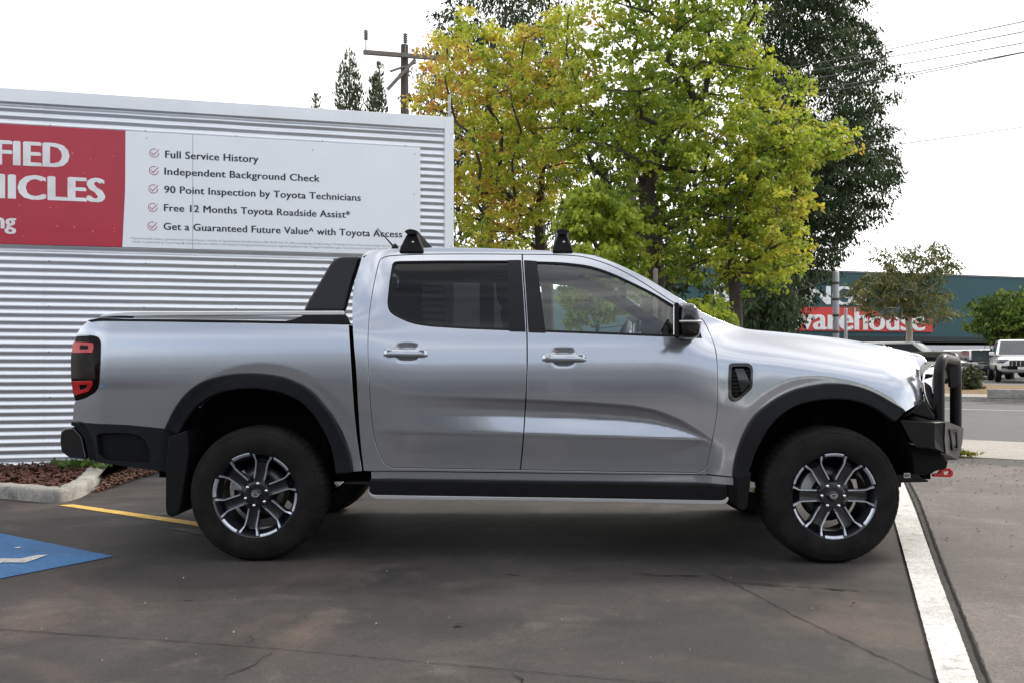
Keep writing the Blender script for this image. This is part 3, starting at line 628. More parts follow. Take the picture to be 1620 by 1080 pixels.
# ---- mirrors
for s_ in (-1, 1):
    c_ = tl(1086, 508, -1.035); b = MB(); V = []; nu, nv = 26, 18
    def sp(v, e): return math.copysign(abs(v) ** e, v)
    for i in range(nv + 1):
        ph = -math.pi / 2 + math.pi * i / nv
        for k in range(nu):
            th = 2 * math.pi * k / nu
            x = sp(math.cos(ph), .55) * sp(math.cos(th), .55); y = sp(math.cos(ph), .55) * sp(math.sin(th), .6); z = sp(math.sin(ph), .6)
            x = x * (.064 if x < 0 else .072 * (1 - .35 * max(0, z)))
            V.append((c_.x + x, s_ * (1.035 + y * .115), c_.z + z * .098))
    F = [(i * nu + k, i * nu + (k + 1) % nu, (i + 1) * nu + (k + 1) % nu, (i + 1) * nu + k) for i in range(nv) for k in range(nu)]
    b.add(V, F, True); mir = b.build('wing_mirror', M['gloss'], truck)
    b = MB(); b.box((c_.x - .060, s_ * 1.035, c_.z), (.008, .18, .16), Matrix.Rotation(R(14 * s_), 3, 'Z')); b.build('mirror_glass', M['chrome'], mir, bevel=.004)
    b = MB(); b.box((c_.x - .052, s_ * 1.035, c_.z), (.026, .226, .192), Matrix.Rotation(R(10 * s_), 3, 'Z')); b.build('mirror_bezel', M['black'], mir, bevel=.009)
    pts = [(c_.x + .07 * math.cos(t) * .98 , s_ * (1.035 + .1155 * math.sin(t)), c_.z - .012 + .012 * math.sin(t)) for t in np.linspace(-.5, math.pi * .5 + .75, 18)]
    pts = [(c_.x + sp(math.cos(t), .55) * .072, s_ * (1.035 + sp(math.sin(t), .6) * .1165), c_.z - .006) for t in np.linspace(-.4, 2.2, 20)]
    b = MB(); b.tube(pts, .0065, 8); b.build('indicator_strip', M['satin'], mir)
    b = MB(); b.bar((c_.x + .03, s_ * .87, c_.z - .075), (c_.x + .01, s_ * 1.0, c_.z - .06), .09, .05); b.build('mirror_arm', M['black'], mir, bevel=.012)

# ---- bull bar: folded steel bumper, hoops, tow hooks
NEAR, MID = -.90, -.50
T = [TL(1424, 664, NEAR), TL(1442, 653, NEAR), TL(1479, 663, NEAR), TL(1493, 664, -.86), TL(1508, 664, -.70), TL(1523, 675, MID)]
up_edge = [tl(1424, 664, NEAR), tl(1479, 668, NEAR), tl(1494, 667, -.86), tl(1523, 676, MID)]
mid_edge = [tl(1437, 690, NEAR), tl(1478, 694, NEAR), tl(1493, 696, -.85), tl(1521, 700, MID)]
lo_edge = [tl(1450, 707, NEAR), tl(1480, 709, NEAR), tl(1495, 716, -.84), tl(1515, 727, MID)]
und = [tl(1450, 707, NEAR) + Vector((0, .15, 0)), tl(1480, 712, NEAR) + Vector((-.1, .2, 0)), tl(1495, 720, -.6), tl(1500, 728, MID) + Vector((-.12, 0, 0))]
top_in = [tl(1424, 664, NEAR) + Vector((0, .15, .01)), tl(1445, 652, NEAR) + Vector((0, .10, 0)), tl(1480, 662, -.75), tl(1495, 664, MID) + Vector((-.05, 0, .02))]
rows = [top_in, up_edge, mid_edge, lo_edge, und]
def mirror_rows(rows):
    return [r + [Vector((p.x, -p.y, p.z)) for p in r[::-1]] for r in rows]
rr = mirror_rows(rows); W_ = len(rr[0]); b = MB()
b.add([p for r in rr for p in r], [(i * W_ + k, i * W_ + k + 1, (i + 1) * W_ + k + 1, (i + 1) * W_ + k) for i in range(4) for k in range(W_ - 1)])
bull = b.build('bull_bar', M['steelblack'], truck)
so_ = bull.modifiers.new('solid', 'SOLIDIFY'); so_.thickness = .012; so_.offset = -1
bv = bull.modifiers.new('bevel', 'BEVEL'); bv.width = .005; bv.segments = 2; bv.limit_method = 'ANGLE'; bv.angle_limit = R(12)
b = MB(); cf_ = [up_edge[2], up_edge[3], mid_edge[3], lo_edge[3], lo_edge[2], mid_edge[2]]
for s_ in (-1, 1):
    b = MB(); Q = [Vector((p.x + .0035, (p.y - .0035) * (1 if s_ < 0 else -1), p.z)) for p in cf_]
    b.add(Q, [(0, 1, 2), (0, 2, 5), (5, 2, 3), (5, 3, 4)], True); b.build('lit_corner_face', M['litsteel'], bull)  # paler cover on the black corner, its colour standing for sky light
for s_ in (-1, 1):
    def SY(p): return Vector((p.x, p.y if s_ < 0 else -p.y, p.z))
    # wing plate behind the headlight
    b = MB(); q = [(1425, 662), (1462, 632), (1479, 657), (1478, 664), (1443, 653.5)]
    b.prism([tuple(tl(px, py, -.86).xz) for px, py in q], lambda u, v, h: (u, s_ * h, v), .66, .862); b.build('wing_plate', M['steelblack'], bull, bevel=.006)
    # fog light pocket in the angled corner
    e0, e1, e2, e3 = up_edge[2], up_edge[3], lo_edge[2], lo_edge[3]
    def fac(u, v, o=0.0):
        a = e0.lerp(e1, u); c = e2.lerp(e3, u); mm = mid_edge[2].lerp(mid_edge[3], u)
        p = a.lerp(mm, v * 2) if v < .5 else mm.lerp(c, v * 2 - 1); return SY(p + Vector((.7, -.7, 0)) * o)
    fr_ = [(.18, .16), (.62, .10), (.80, .74), (.42, .80)]; inn = [(.27, .25), (.56, .20), (.70, .67), (.44, .72)]
    V = [fac(u, v, .012) for u, v in fr_] + [fac(u, v, .012) for u, v in inn] + [fac(u, v, .0) for u, v in fr_] + [fac(u, v, .003) for u, v in inn]
    b = MB(); b.add(V, [(i, (i + 1) % 4, 4 + (i + 1) % 4, 4 + i) for i in range(4)] + [(i, (i + 1) % 4, 8 + (i + 1) % 4, 8 + i) for i in range(4)] + [(4 + i, 4 + (i + 1) % 4, 12 + (i + 1) % 4, 12 + i) for i in range(4)]); b.build('fog_light_frame', M['flare'], bull)
    b = MB(); b.add([fac(u, v, .004) for u, v in inn], [(0, 1, 2, 3)]); b.build('fog_light', M['lens'], bull)
    # near hoop
    a0 = tl(1485, 690, -.80); a1 = tl(1486, 600, -.80); a2 = tl(1488, 575, -.79); a3 = tl(1492, 567, -.75); a4 = tl(1503, 569, -.58); a5 = tl(1511, 571, MID)
    pts = sm([a0, tl(1485.5, 650, -.80), tl(1485.5, 615, -.80), tl(1485.5, 588, -.80), a2, a3, a4, a5], .02)
    b = MB(); b.tube([SY(Vector(p)) for p in pts], .0305, 18); b.build('bar_hoop', M['steelblack'], bull)
    # centre upright with its gusset
    q = [(1498, 574), (1516, 572), (1516, 606), (1508, 614), (1502, 612)]
    b = MB(); b.prism([tuple(tl(px, py, -.46).xz) for px, py in q], lambda u, v, h: (u, s_ * h, v), .44, .475); b.build('gusset', M['sail'], bull, bevel=.006)
    c0 = tl(1512, 690, -.42)
    b = MB(); b.tube([SY(Vector(p)) for p in sm([c0, tl(1512, 640, -.42), tl(1512, 600, -.42), tl(1511.5, 577, -.42), tl(1509, 567, -.40), tl(1507, 564, -.35)], .02)], .034, 18); b.build('bar_upright', M['steelblack'], bull)
    hk = [(1475, 753), (1475, 748.5), (1483, 747.5), (1488, 742), (1493, 739.5), (1502, 739.5), (1507, 744), (1507, 750.5), (1503, 754)]
    hi = [(1492, 745), (1499, 744), (1502, 746), (1500, 749), (1493, 749.5)]
    pz = lambda Q: [tuple(tl(px, py, -.60).xz) for px, py in Q]
    H_ = pz(hk); I_ = pz(hi)
    vv = [Vector(p) for p in H_ + I_]; n1, n2 = len(H_), len(I_)
    vo, eo, fo, *_ = geometry.delaunay_2d_cdt(vv, [(i, (i + 1) % n1) for i in range(n1)] + [(n1 + i, n1 + (i + 1) % n2) for i in range(n2)], [], 0, 1e-6)
    fo = [f for f in fo if inpoly(np.array([np.mean([vo[i].x for i in f])]), np.array([np.mean([vo[i].y for i in f])]), H_)[0] and not inpoly(np.array([np.mean([vo[i].x for i in f])]), np.array([np.mean([vo[i].y for i in f])]), I_)[0]]
    b = MB(); b.add([(p.x, s_ * .60, p.y) for p in vo], fo); hko = b.build('tow_hook', M['hook'], truck, fix=False)
    sm_ = hko.modifiers.new('solid', 'SOLIDIFY'); sm_.thickness = .022; sm_.offset = 0; bb = hko.modifiers.new('bevel', 'BEVEL'); bb.width = .004; bb.segments = 2
b = MB(); pA = tl(1507, 564, -.35); b.tube([(pA.x, -.36, pA.z), (pA.x + .02, 0, pA.z + .004), (pA.x, .36, pA.z)], .034, 18); b.build('bar_top_tube', M['steelblack'], bull)
# lower skid and its tongue, sticker
b = MB(); q = [(1438, 700), (1475, 707), (1484, 712), (1500, 729), (1497, 741), (1480, 744), (1473, 749), (1430, 752), (1428, 720)]
b.prism([tuple(tl(px, py, -.72).xz) for px, py in q], lambda u, v, h: (u, h, v), -.73, .73); b.build('skid_plate', M['black'], truck, bevel=.012)
b = MB(); q = [(1424, 749), (1450, 749), (1455, 755), (1466, 758), (1467, 761), (1424, 762), (1424, 769), (1414, 770), (1414, 749)]
b.prism([tuple(tl(px, py, -.80).xz) for px, py in q], lambda u, v, h: (u, s_ * h if False else h, v), -.82, -.60); b.build('bumper_bracket', M['steelblack'], truck, bevel=.004)
b = MB(); q = [(1430, 747.5), (1440, 747.5), (1440, 755), (1430, 755)]
b.prism([tuple(tl(px, py, -.823).xz) for px, py in q], lambda u, v, h: (u, h, v), -.824, -.821); st_ = b.build('sticker', M['sticker'], truck)
b = MB()
for px0, px1 in ((1431.2, 1432.6), (1433.2, 1433.8), (1434.8, 1436.0), (1436.8, 1437.2), (1438, 1438.8)):
    b.prism([tuple(tl(px, py, -.8245).xz) for px, py in ((px0, 749), (px1, 749), (px1, 753.6), (px0, 753.6))], lambda u, v, h: (u, h, v), -.8262, -.8242)
b.build('sticker_print', M['trim'], st_)
# grille and radiator
gx0 = tl(1474, 600, -.70).x; b = MB(); V = []; n = 20
for z in (.70, .82, .94, 1.05):
    for k in range(n + 1):
        y = -.58 + 1.16 * k / n; V.append((gx0 - .05 + .09 * (1 - (y / .74) ** 2), y, z))
b.add(V, [(i * (n + 1) + k, i * (n + 1) + k + 1, (i + 1) * (n + 1) + k + 1, (i + 1) * (n + 1) + k) for i in range(3) for k in range(n)], True)
grl = b.build('grille', M['black'], truck); g2 = grl.modifiers.new('solid', 'SOLIDIFY'); g2.thickness = .05
b = MB()
for z in (.76, .85, .94, 1.03): b.tube([(gx0 - .036 + .09 * (1 - (y / .74) ** 2), y, z) for y in np.linspace(-.55, .55, 16)], .014, 8)
b.build('grille_bar', M['gloss'], grl)
b = MB(); b.box((gx0 - .30, 0, .92), (.5, 1.1, .36)); b.build('engine_bay', M['under'], truck)

# ---- roof bars and aerial
for px, wpx in ((652, 40), (890, 34)):
    s0 = .27; c0 = tl(px, 396, -.66); c1 = tl(px, 370, -.66); root = empty('roof_bar'); root.parent = truck
    for s_ in (-1, 1):
        b = MB(); h = wpx / 2 / 268
        poly = [(c0.x - h, c0.z - .02), (c0.x + h, c0.z - .02), (c0.x + h * .92, c0.z + .012), (c0.x + h * .48, c1.z - .012), (c0.x + h * .30, c1.z + .004), (c0.x - h * .30, c1.z + .004), (c0.x - h * .48, c1.z - .012), (c0.x - h * .92, c0.z + .012)]
        b.prism(poly, lambda u, v, hh: (u, s_ * (hh - (v - c0.z) * .25), v), .60, .692); ft = b.build('rack_foot', M['black'], root, bevel=.012, seg=3)
        b = MB(); b.lathe([(0, -.004), (.007, -.004), (.007, .01)], 16, 'y', (c0.x + h * .1, -.682, c0.z + .045)); 
        if s_ < 0: b.build('rack_lock', M['satin'], ft)
    b = MB(); V = []; sec = [(-.040, 0), (-.030, .010), (-.008, .016), (.02, .011), (.042, 0), (.02, -.011), (-.008, -.016), (-.030, -.010)]
    b.prism(sec, lambda u, v, hh: (c0.x + u, hh, c1.z + .006 + v), -.70, .70); b.build('crossbar', M['steelblack'], root)
a0 = tl(625, 393, -.55); a1 = tl(597, 362, -.55); b = MB(); b.tube([a0, a0.lerp(a1, .5), a1], [.006, .004, .003], 8); b.lathe([(.0, .03), (.014, .02), (.022, 0), (.022, -.02)], 16, 'z', tuple(a0)); b.build('aerial', M['black'], truck)

# ---- cabin
b = MB(); b.box((-.05, 0, .62), (2.0, 1.60, .06)); b.build('cabin_floor', M['trim'], truck)
he = MB(); he.box((-.35, 0, tp(760, 403)[1] - .015), (1.25, 1.28, .02)); he.build('headliner', M['trimlight'], truck)
def seat(x, y, wd, name='seat', hr=True):
    r0 = empty(name); r0.parent = truck
    b = MB(); b.box((x + .22, y, .86), (.50, wd, .16), Matrix.Rotation(R(-7), 3, 'Y')); b.build('cushion', M['seat'], r0, bevel=.05, seg=3)
    b = MB(); b.box((x - .10, y, 1.17), (.14, wd * .95, .62), Matrix.Rotation(R(-14), 3, 'Y')); b.build('backrest', M['seat'], r0, bevel=.05, seg=3)
    for q in ([y] if wd < .8 else [y - .42, y, y + .42]):
        b = MB(); b.box((x - .215, q, 1.56), (.09, .26, .17), Matrix.Rotation(R(-8), 3, 'Y')); hd = b.build('headrest', M['seat'], r0, bevel=.04, seg=3)
        b = MB()
        for dy in (-.06, .06): b.tube([(x - .19, q + dy, 1.44), (x - .21, q + dy, 1.56)], .007, 8)
        b.build('headrest_post', M['satin'], r0)
seat(-.02, -.38, .52); seat(-.02, .38, .52); seat(-.80, 0, 1.30, 'rear_bench')
xd = tl(1040, 530, -.3).x
b = MB(); b.prism([(xd - .02, .80), (xd - .10, 1.12), (xd - .03, 1.22), (xd + .14, 1.27), (xd + .50, 1.24), (xd + .50, .70)], lambda u, v, h: (u, h, v), -.78, .78); b.build('dashboard', M['trim'], truck, bevel=.03, seg=3)
b = MB(); cw = Vector((xd - .27, -.38, 1.20)); V = []
for k in range(40):
    a = 2 * math.pi * k / 40; V.append(cw + Vector((math.sin(a) * .185 * math.sin(R(25)), math.cos(a) * .185, math.sin(a) * .185 * math.cos(R(25)))))
b.tube(V + [V[0], V[1]], .016, 10, caps=False); b.box(cw + Vector((.03, 0, -.01)), (.06, .16, .12)); b.bar(cw + Vector((0, -.18, 0)), cw + Vector((.02, .18, 0)), .03, .03); b.tube([cw, cw + Vector((.25, 0, -.12))], .03, 10)
b.build('steering_wheel', M['trim'], truck)
b = MB(); b.box((xd - .08, 0, 1.22), (.03, .26, .20), Matrix.Rotation(R(-12), 3, 'Y')); b.build('centre_screen', M['gloss'], truck, bevel=.01)
b = MB(); p = tl(972, 452, 0); b.box((p.x + .05, 0, p.z - .05), (.04, .24, .07)); b.bar((p.x + .05, 0, p.z), (p.x + .12, 0, p.z + .06), .02, .02); b.build('rear_view_mirror', M['black'], truck, bevel=.01)
for y in (-.36, .36):
    b = MB(); p = tl(955, 432, y); b.box((p.x - .02, y, p.z - .0), (.17, .36, .02), Matrix.Rotation(R(12), 3, 'Y')); b.build('sun_visor', M['trimlight'], truck, bevel=.008)
b = MB(); p0 = tl(1010, 484, .62); p1 = tl(972, 462, .60); b.tube(sm([p0, p0 + Vector((-.02, -.04, 0)), p1 + Vector((.02, -.04, 0)), p1], .02), .013, 10); b.build('grab_handle', M['trimlight'], truck)
# ------------------------------------------------------------------ ground, road, markings
D1 = Vector((-.8318, .5551, 0)); DN = Vector((.5551, .8318, 0))   # along the road, across it
def rp(v, u, z=0.0): return DN * v + D1 * u + Vector((0, 0, z))
def asphalt(name, c1, c2, c3, sc1=.35, sc2=2.2, rough=.75, bump=.35, brown=None):
    "mottled surface: broad stains, smaller blotches and a fine stony grain"
    m = bpy.data.materials.new(name); m.use_nodes = True; t = m.node_tree; b = t.nodes['Principled BSDF']; n = t.nodes.new; l = t.links.new
    tc = n('ShaderNodeTexCoord')
    def noise(s, d=6, r=.6, dist=0.0):
        z = n('ShaderNodeTexNoise'); z.inputs['Scale'].default_value = s; z.inputs['Detail'].default_value = d; z.inputs['Roughness'].default_value = r; z.inputs['Distortion'].default_value = dist; l(tc.outputs['Object'], z.inputs[0]); return z
    def mix(a, bb, f, lo=.35, hi=.65):
        r = n('ShaderNodeMapRange'); r.inputs[1].default_value = lo; r.inputs[2].default_value = hi; r.interpolation_type = 'SMOOTHSTEP'; l(f, r.inputs[0])
        x = n('ShaderNodeMix'); x.data_type = 'RGBA'; l(r.outputs[0], x.inputs[0])
        for s, v in ((x.inputs[6], a), (x.inputs[7], bb)):
            if isinstance(v, tuple): s.default_value = (*v, 1)
            else: l(v, s)
        return x.outputs[2]
    n1 = noise(sc1, 7, .62, .6); n2 = noise(sc2, 8, .66, .3); n3 = noise(170, 3, .7); n4 = noise(11, 6, .7); n5 = noise(48, 4, .75)
    c = mix(c1, c2, n1.outputs[0], .36, .64); c = mix(c, c3, n2.outputs[0], .50, .80)
    if brown: nb = noise(.8, 5, .6, .8); c = mix(c, brown, nb.outputs[0], .52, .78)
    g1 = n('ShaderNodeMapRange'); l(n3.outputs[0], g1.inputs[0]); g1.inputs[1].default_value = .3; g1.inputs[2].default_value = .7; g1.inputs[3].default_value = .55; g1.inputs[4].default_value = 1.45
    g2 = n('ShaderNodeMapRange'); l(n4.outputs[0], g2.inputs[0]); g2.inputs[1].default_value = .3; g2.inputs[2].default_value = .7; g2.inputs[3].default_value = .88; g2.inputs[4].default_value = 1.12
    ml = n('ShaderNodeMath'); ml.operation = 'MULTIPLY'; l(g1.outputs[0], ml.inputs[0]); l(g2.outputs[0], ml.inputs[1])
    g3 = n('ShaderNodeMapRange'); l(n5.outputs[0], g3.inputs[0]); g3.inputs[1].default_value = .32; g3.inputs[2].default_value = .68; g3.inputs[3].default_value = .78; g3.inputs[4].default_value = 1.22
    m3 = n('ShaderNodeMath'); m3.operation = 'MULTIPLY'; l(ml.outputs[0], m3.inputs[0]); l(g3.outputs[0], m3.inputs[1])
    vm = n('ShaderNodeVectorMath'); vm.operation = 'SCALE'; l(c, vm.inputs[0]); l(m3.outputs[0], vm.inputs['Scale']); l(vm.outputs[0], b.inputs['Base Color'])
    rr = n('ShaderNodeMapRange'); l(n1.outputs[0], rr.inputs[0]); rr.inputs[3].default_value = rough - .14; rr.inputs[4].default_value = rough + .14; l(rr.outputs[0], b.inputs['Roughness'])
    b.inputs['Specular IOR Level'].default_value = .35
    bp = n('ShaderNodeBump'); bp.inputs['Strength'].default_value = bump; bp.inputs['Distance'].default_value = .004; l(n3.outputs[0], bp.inputs['Height']); l(bp.outputs[0], b.inputs['Normal'])
    return m
G = dict(
    lot=asphalt('lot_asphalt', (.023, .0208, .0198), (.046, .0405, .0378), (.092, .079, .071), .6, 2.0, .72, .6, (.086, .062, .053)),
    slab=asphalt('driveway_concrete', (.082, .071, .065), (.120, .106, .099), (.16, .143, .133), .8, 3.0, .8, .3, (.15, .118, .11)),
    path=asphalt('footpath_concrete', (.26, .238, .215), (.31, .286, .263), (.345, .32, .29), .6, 3.5, .85, .2),
    road=asphalt('road_asphalt', (.085, .085, .087), (.107, .107, .109), (.125, .123, .12), .25, 1.5, .85, .3),
    far=asphalt('car_park_asphalt', (.10, .098, .095), (.13, .128, .125), (.15, .145, .14), .3, 1.5, .85, .3),
    kerb=asphalt('kerb_concrete', (.25, .24, .22), (.34, .325, .30), (.07, .07, .068), 2.5, 7, .9, .5),
    mulchbase=asphalt('mulch_soil', (.035, .016, .012), (.07, .03, .022), (.10, .05, .035), 4, 14, .95, 1.0),
    verge=asphalt('verge_soil', (.16, .095, .05), (.20, .14, .07), (.15, .15, .05), .8, 4, .95, .6),
    whiteline=asphalt('white_line_paint', (.43, .42, .405), (.54, .53, .51), (.16, .15, .145), 2, 16, .7, .3),
    yellow=asphalt('yellow_line_paint', (.52, .33, .075), (.60, .40, .10), (.22, .16, .08), 2, 12, .7, .3),
    blue=asphalt('blue_bay_paint', (.022, .105, .25), (.032, .135, .31), (.026, .08, .17), 1.2, 5, .6, .3),
    crack=mat('crack_shadow', (.014, .013, .012), .95, spec=.1),
    cut=mat('saw_cut_shadow', (.020, .019, .018), .95, spec=.1),
    joint=asphalt('joint_filler', (.030, .028, .026), (.05, .046, .042), (.075, .07, .065), 6, 20, .95, .6),
)
def sheet(name, pts, m, z=None, kind='structure'):
    b = MB(); P = [Vector(p) for p in pts]
    if z is not None: P = [Vector((p.x, p.y, z)) for p in P]
    b.add(P, [tuple(range(len(P)))]); o = b.build(name, m, fix=False)
    if o.data.polygons[0].normal.z < 0: o.data.flip_normals()
    return tag(o, kind=kind)
# base sheet to the horizon, then the lot, the driveway slab, footpath, road and far side on top
sheet('ground', [(-900, -400, -.30), (900, -400, -.30), (900, 1600, -.30), (-900, 1600, -.30)], G['far'])
sheet('car_lot', [rp(11.88, 60), rp(11.88, -60), rp(-60, -60), rp(-60, 60)], G['lot'])
sheet('footpath', [rp(11.885, 60, .004), rp(11.885, -60, .004), rp(14.4, -60, .004), rp(14.4, 60, .004)], G['path'])
b = MB(); b.add([rp(14.4, 80, .004), rp(14.4, -60, .004), rp(14.55, -60, -.005), rp(14.55, 80, -.005), rp(14.58, -60, -.13), rp(14.58, 80, -.13)], [(0, 1, 2, 3), (3, 2, 4, 5)]); tag(b.build('kerb', G['kerb'], fix=False), kind='structure')
sheet('road', [rp(14.58, 90, -.12), rp(14.58, -90, -.12), rp(30.6, -90, -.12), rp(30.6, 90, -.12)], G['road'])
for v in (25.6,): sheet('lane_line', [rp(v, 90, -.115), rp(v, -90, -.115), rp(v + .14, -90, -.115), rp(v + .14, 90, -.115)], G['whiteline'])
b = MB(); b.add([rp(30.6, 90, -.12), rp(30.6, -90, -.12), rp(30.63, 90, .02), rp(30.63, -90, .02), rp(30.8, 90, .03), rp(30.8, -90, .03)], [(0, 1, 3, 2), (2, 3, 5, 4)]); tag(b.build('far_kerb', G['kerb'], fix=False), kind='structure')
sheet('far_footpath', [rp(30.8, 90, .03), rp(30.8, -90, .03), rp(32.6, -90, .04), rp(32.6, 90, .04)], G['path'])
b = MB(); V = []; F = []
vv = [32.6, 34, 35.5, 37, 38.5]; zz = [.05, .10, .15, .19, .19]
for i, v in enumerate(vv):
    for k in range(90):
        u = -90 + 2 * k; V.append(rp(v, u, zz[i] + .03 * math.sin(k * 1.7 + i * 2.1)))
b.add(V, [(i * 90 + k, i * 90 + k + 1, (i + 1) * 90 + k + 1, (i + 1) * 90 + k) for i in range(4) for k in range(89)], True); tag(b.build('garden_verge', G['verge'], fix=False), kind='structure')
b = MB(); b.add([rp(38.4, 120, .17), rp(38.4, -120, .17), rp(160, -120, .17), rp(160, 120, .17)], [(0, 1, 2, 3)]); tag(b.build('far_car_park', G['far'], fix=False), kind='structure')
q0, q1 = gp(1562, 622, .15), gp(1640, 623, .15)
b = MB(); b.bar(q0, q1 + (q1 - q0) * 3, .22, .28); tag(b.build('kerb_block', G['kerb'], bevel=.03), 'long pale concrete kerb block edging the far garden verge', 'kerb block')

# driveway slab to the right of the joint, white line, yellow line, blue bay
def rag(pts, amp, step=.06):
    "slightly ragged edge"
    o = []
    for i in range(len(pts)):
        a, c = Vector(pts[i]), Vector(pts[(i + 1) % len(pts)]); n = max(1, int((c - a).length / step))
        for k in range(n): p = a.lerp(c, k / n); o.append(Vector((p.x + random.uniform(-amp, amp), p.y + random.uniform(-amp, amp), p.z)))
    return o
JL = [gp(1419, 727), gp(1433, 757), gp(1452, 795), gp(1491, 905), gp(1557, 1080), gp(1660, 1350)]
dj = (JL[-1] - JL[-2]).normalized(); JL.append(JL[-1] + dj * 6)
sheet('driveway_slab', [p for p in JL] + [rp(-10, -40), rp(11.88, -40)], G['slab'], .004)
def ribbon(name, pts, wd, m, z, jit=.0, taper=False):
    b = MB(); V = []; P = [Vector(p) for p in pts]; n = len(P)
    for i, p in enumerate(P):
        d = P[min(i + 1, n - 1)] - P[max(i - 1, 0)]; s = Vector((-d.y, d.x, 0)).normalized(); ww = (wd[i] if hasattr(wd, '__len__') else wd) / 2 * (1 + random.uniform(-jit, jit))
        if taper: ww *= max(.12, math.sin(math.pi * (i + .3) / n))
        V += [(p.x + s.x * ww, p.y + s.y * ww, z), (p.x - s.x * ww, p.y - s.y * ww, z)]
    b.add(V, [(2 * i, 2 * i + 1, 2 * i + 3, 2 * i + 2) for i in range(n - 1)]); o = b.build(name, m, fix=False)
    if o.data.polygons[0].normal.z < 0: o.data.flip_normals()
    return tag(o, kind='structure')
def wob(pts, amp, step):
    o = []
    for i in range(len(pts) - 1):
        a, c = Vector(pts[i]), Vector(pts[i + 1]); n = max(1, int((c - a).length / step))
        for k in range(n): o.append(a.lerp(c, k / n) + Vector((random.uniform(-amp, amp), random.uniform(-amp, amp), 0)))
    return o + [Vector(pts[-1])]
ribbon('joint', wob(JL, .002, .05), .050, G['joint'], .008, .12)
ribbon('joint_gap', wob([p + Vector((.012, 0, 0)) for p in JL], .002, .05), .012, G['crack'], .012, .3)
wl_ = [gp(1391, 735), gp(1441, 920), gp(1484, 1080), gp(1600, 1500)]; wr_ = [gp(1417, 735), gp(1448, 810), gp(1486, 918), gp(1545, 1080), gp(1698, 1500)]
sheet('white_line', rag(wl_ + wr_[::-1], .0014, .03), G['whiteline'], .016)
yl_ = [gp(93, 799), gp(115, 797.5), gp(302, 824), gp(420, 841), gp(420, 848), gp(302, 830.5)]
sheet('yellow_line', rag(yl_, .003), G['yellow'], .004)
sheet('blue_bay', rag([gp(179.5, 879.7), gp(0, 843.4), gp(-260, 790.9), gp(-640, 1042), gp(0, 915.2)], .004), G['blue'], .004)
sy = [gp(-60, 900), gp(-30, 884.5), gp(33, 884.5), gp(60, 878.8), gp(76, 878.8), gp(40, 891.2), gp(4, 890.5), gp(-26, 904)]
sheet('bay_symbol', rag(sy, .002), G['whiteline'], .008)
sheet('bay_symbol_mark', rag([gp(22, 867.5), gp(30, 865.8), gp(35, 866.4), gp(27, 868.4)], .001), G['whiteline'], .008)
ribbon('patch', [gp(268, 835.5), gp(285, 836.5), gp(300, 840), gp(318, 845)], [.03, .06, .07, .05], G['slab'], .004, .3)
# cracks and saw cuts
ribbon('saw_cut', wob([gp(-40, 993), gp(400, 1023), gp(1010, 1078), gp(1300, 1104)],   .003, .04), .0036, G['cut'], .004, .5)
ribbon('crack', wob([gp(440, 1028), gp(400, 1052), gp(330, 1084)], .012, .03), .005, G['cut'], .005, .6, True)
ribbon('crack', wob([gp(385, 1020), gp(402, 1012), gp(396, 1004)], .008, .03), .004, G['cut'], .005, .6, True)
ribbon('crack', wob([gp(1118, 905), gp(1160, 922), gp(1260, 975), gp(1395, 1040), gp(1480, 1078), gp(1510, 1095)], .006, .04), .0045, G['cut'], .004, .6)
ribbon('crack', wob([gp(1003, 906), gp(1045, 911), gp(1110, 911)], .010, .03), .016, G['crack'], .005, .8, True)
ribbon('crack', wob([gp(1140, 919), gp(1190, 924), gp(1260, 928), gp(1330, 933), gp(1405, 938)], .010, .03), .014, G['crack'], .006, .8, True)
ribbon('crack', wob([gp(795, 908), gp(830, 912)], .010, .03), .008, G['cut'], .005, .7, True)
ribbon('crack', wob([gp(865, 906), gp(940, 900)], .010, .03), .007, G['cut'], .005, .7, True)
ribbon('crack', wob([gp(810, 1064), gp(825, 1075), gp(835, 1090)], .010, .03), .006, G['crack'], .005, .7, True)

# ------------------------------------------------------------------ corrugated shed with its sign
W0 = Vector((-5.12, 9.17, 0)); WD = Vector((.9694, .2454, 0)); WN = Vector((.2454, -.9694, 0)); WTOP = 3.85
def ws(px, py, off=0.0):
    "place on the wall plane: distance along the wall and height"
    o = W0 + WN * off; k = (px - CX) / FPX                     # (o + s*WD).x = k * (o + s*WD).y
    s = (k * o.y - o.x) / (WD.x - k * WD.y); Y = o.y + s * WD.y
    return s, CAMH + (HY - py) / FPX * Y
def wpt(s, z, off=0.0): return W0 + WD * s + WN * off + Vector((0, 0, z))
S_END = ws(717, 300)[0]; S_BEG = -9.0
shed = empty('corrugated_shed', wpt((S_BEG + S_END) / 2, 0)); bpy.context.view_layer.update()
tag(shed, 'white corrugated metal shed wall with a flat top edge behind the pickup', 'shed')
def wpart(b, name, m, parent, **k):
    o = b.build(name, m, None, **k); o.parent = parent; o.matrix_parent_inverse = Matrix.Translation(-parent.location); return o
wallm = mat('corrugated_zincalume', (.74, .76, .785), .32, .62, 0, var=.04, scale=1.5, rvar=.15, stretch=(1, 1, 3)); flash = mat('white_flashing', (.82, .84, .86), .42, .1, 0, var=.05, scale=2)
b = MB(); V = []; pitch = .0762; nn = int((WTOP - .10 - .05) / pitch * 10)
ss = list(np.arange(S_BEG, S_END - .1, .3)) + [S_END - .02]; wv = RNG.normal(size=len(ss)) * .0016
for i in range(nn + 1):
    z = .05 + (WTOP - .15) * i / nn; o_ = .0095 * math.cos(2 * math.pi * z / pitch)
    for s, wv_ in zip(ss, wv): V.append(wpt(s, z + wv_ * math.sin(i * .013 + s), o_ + wv_))
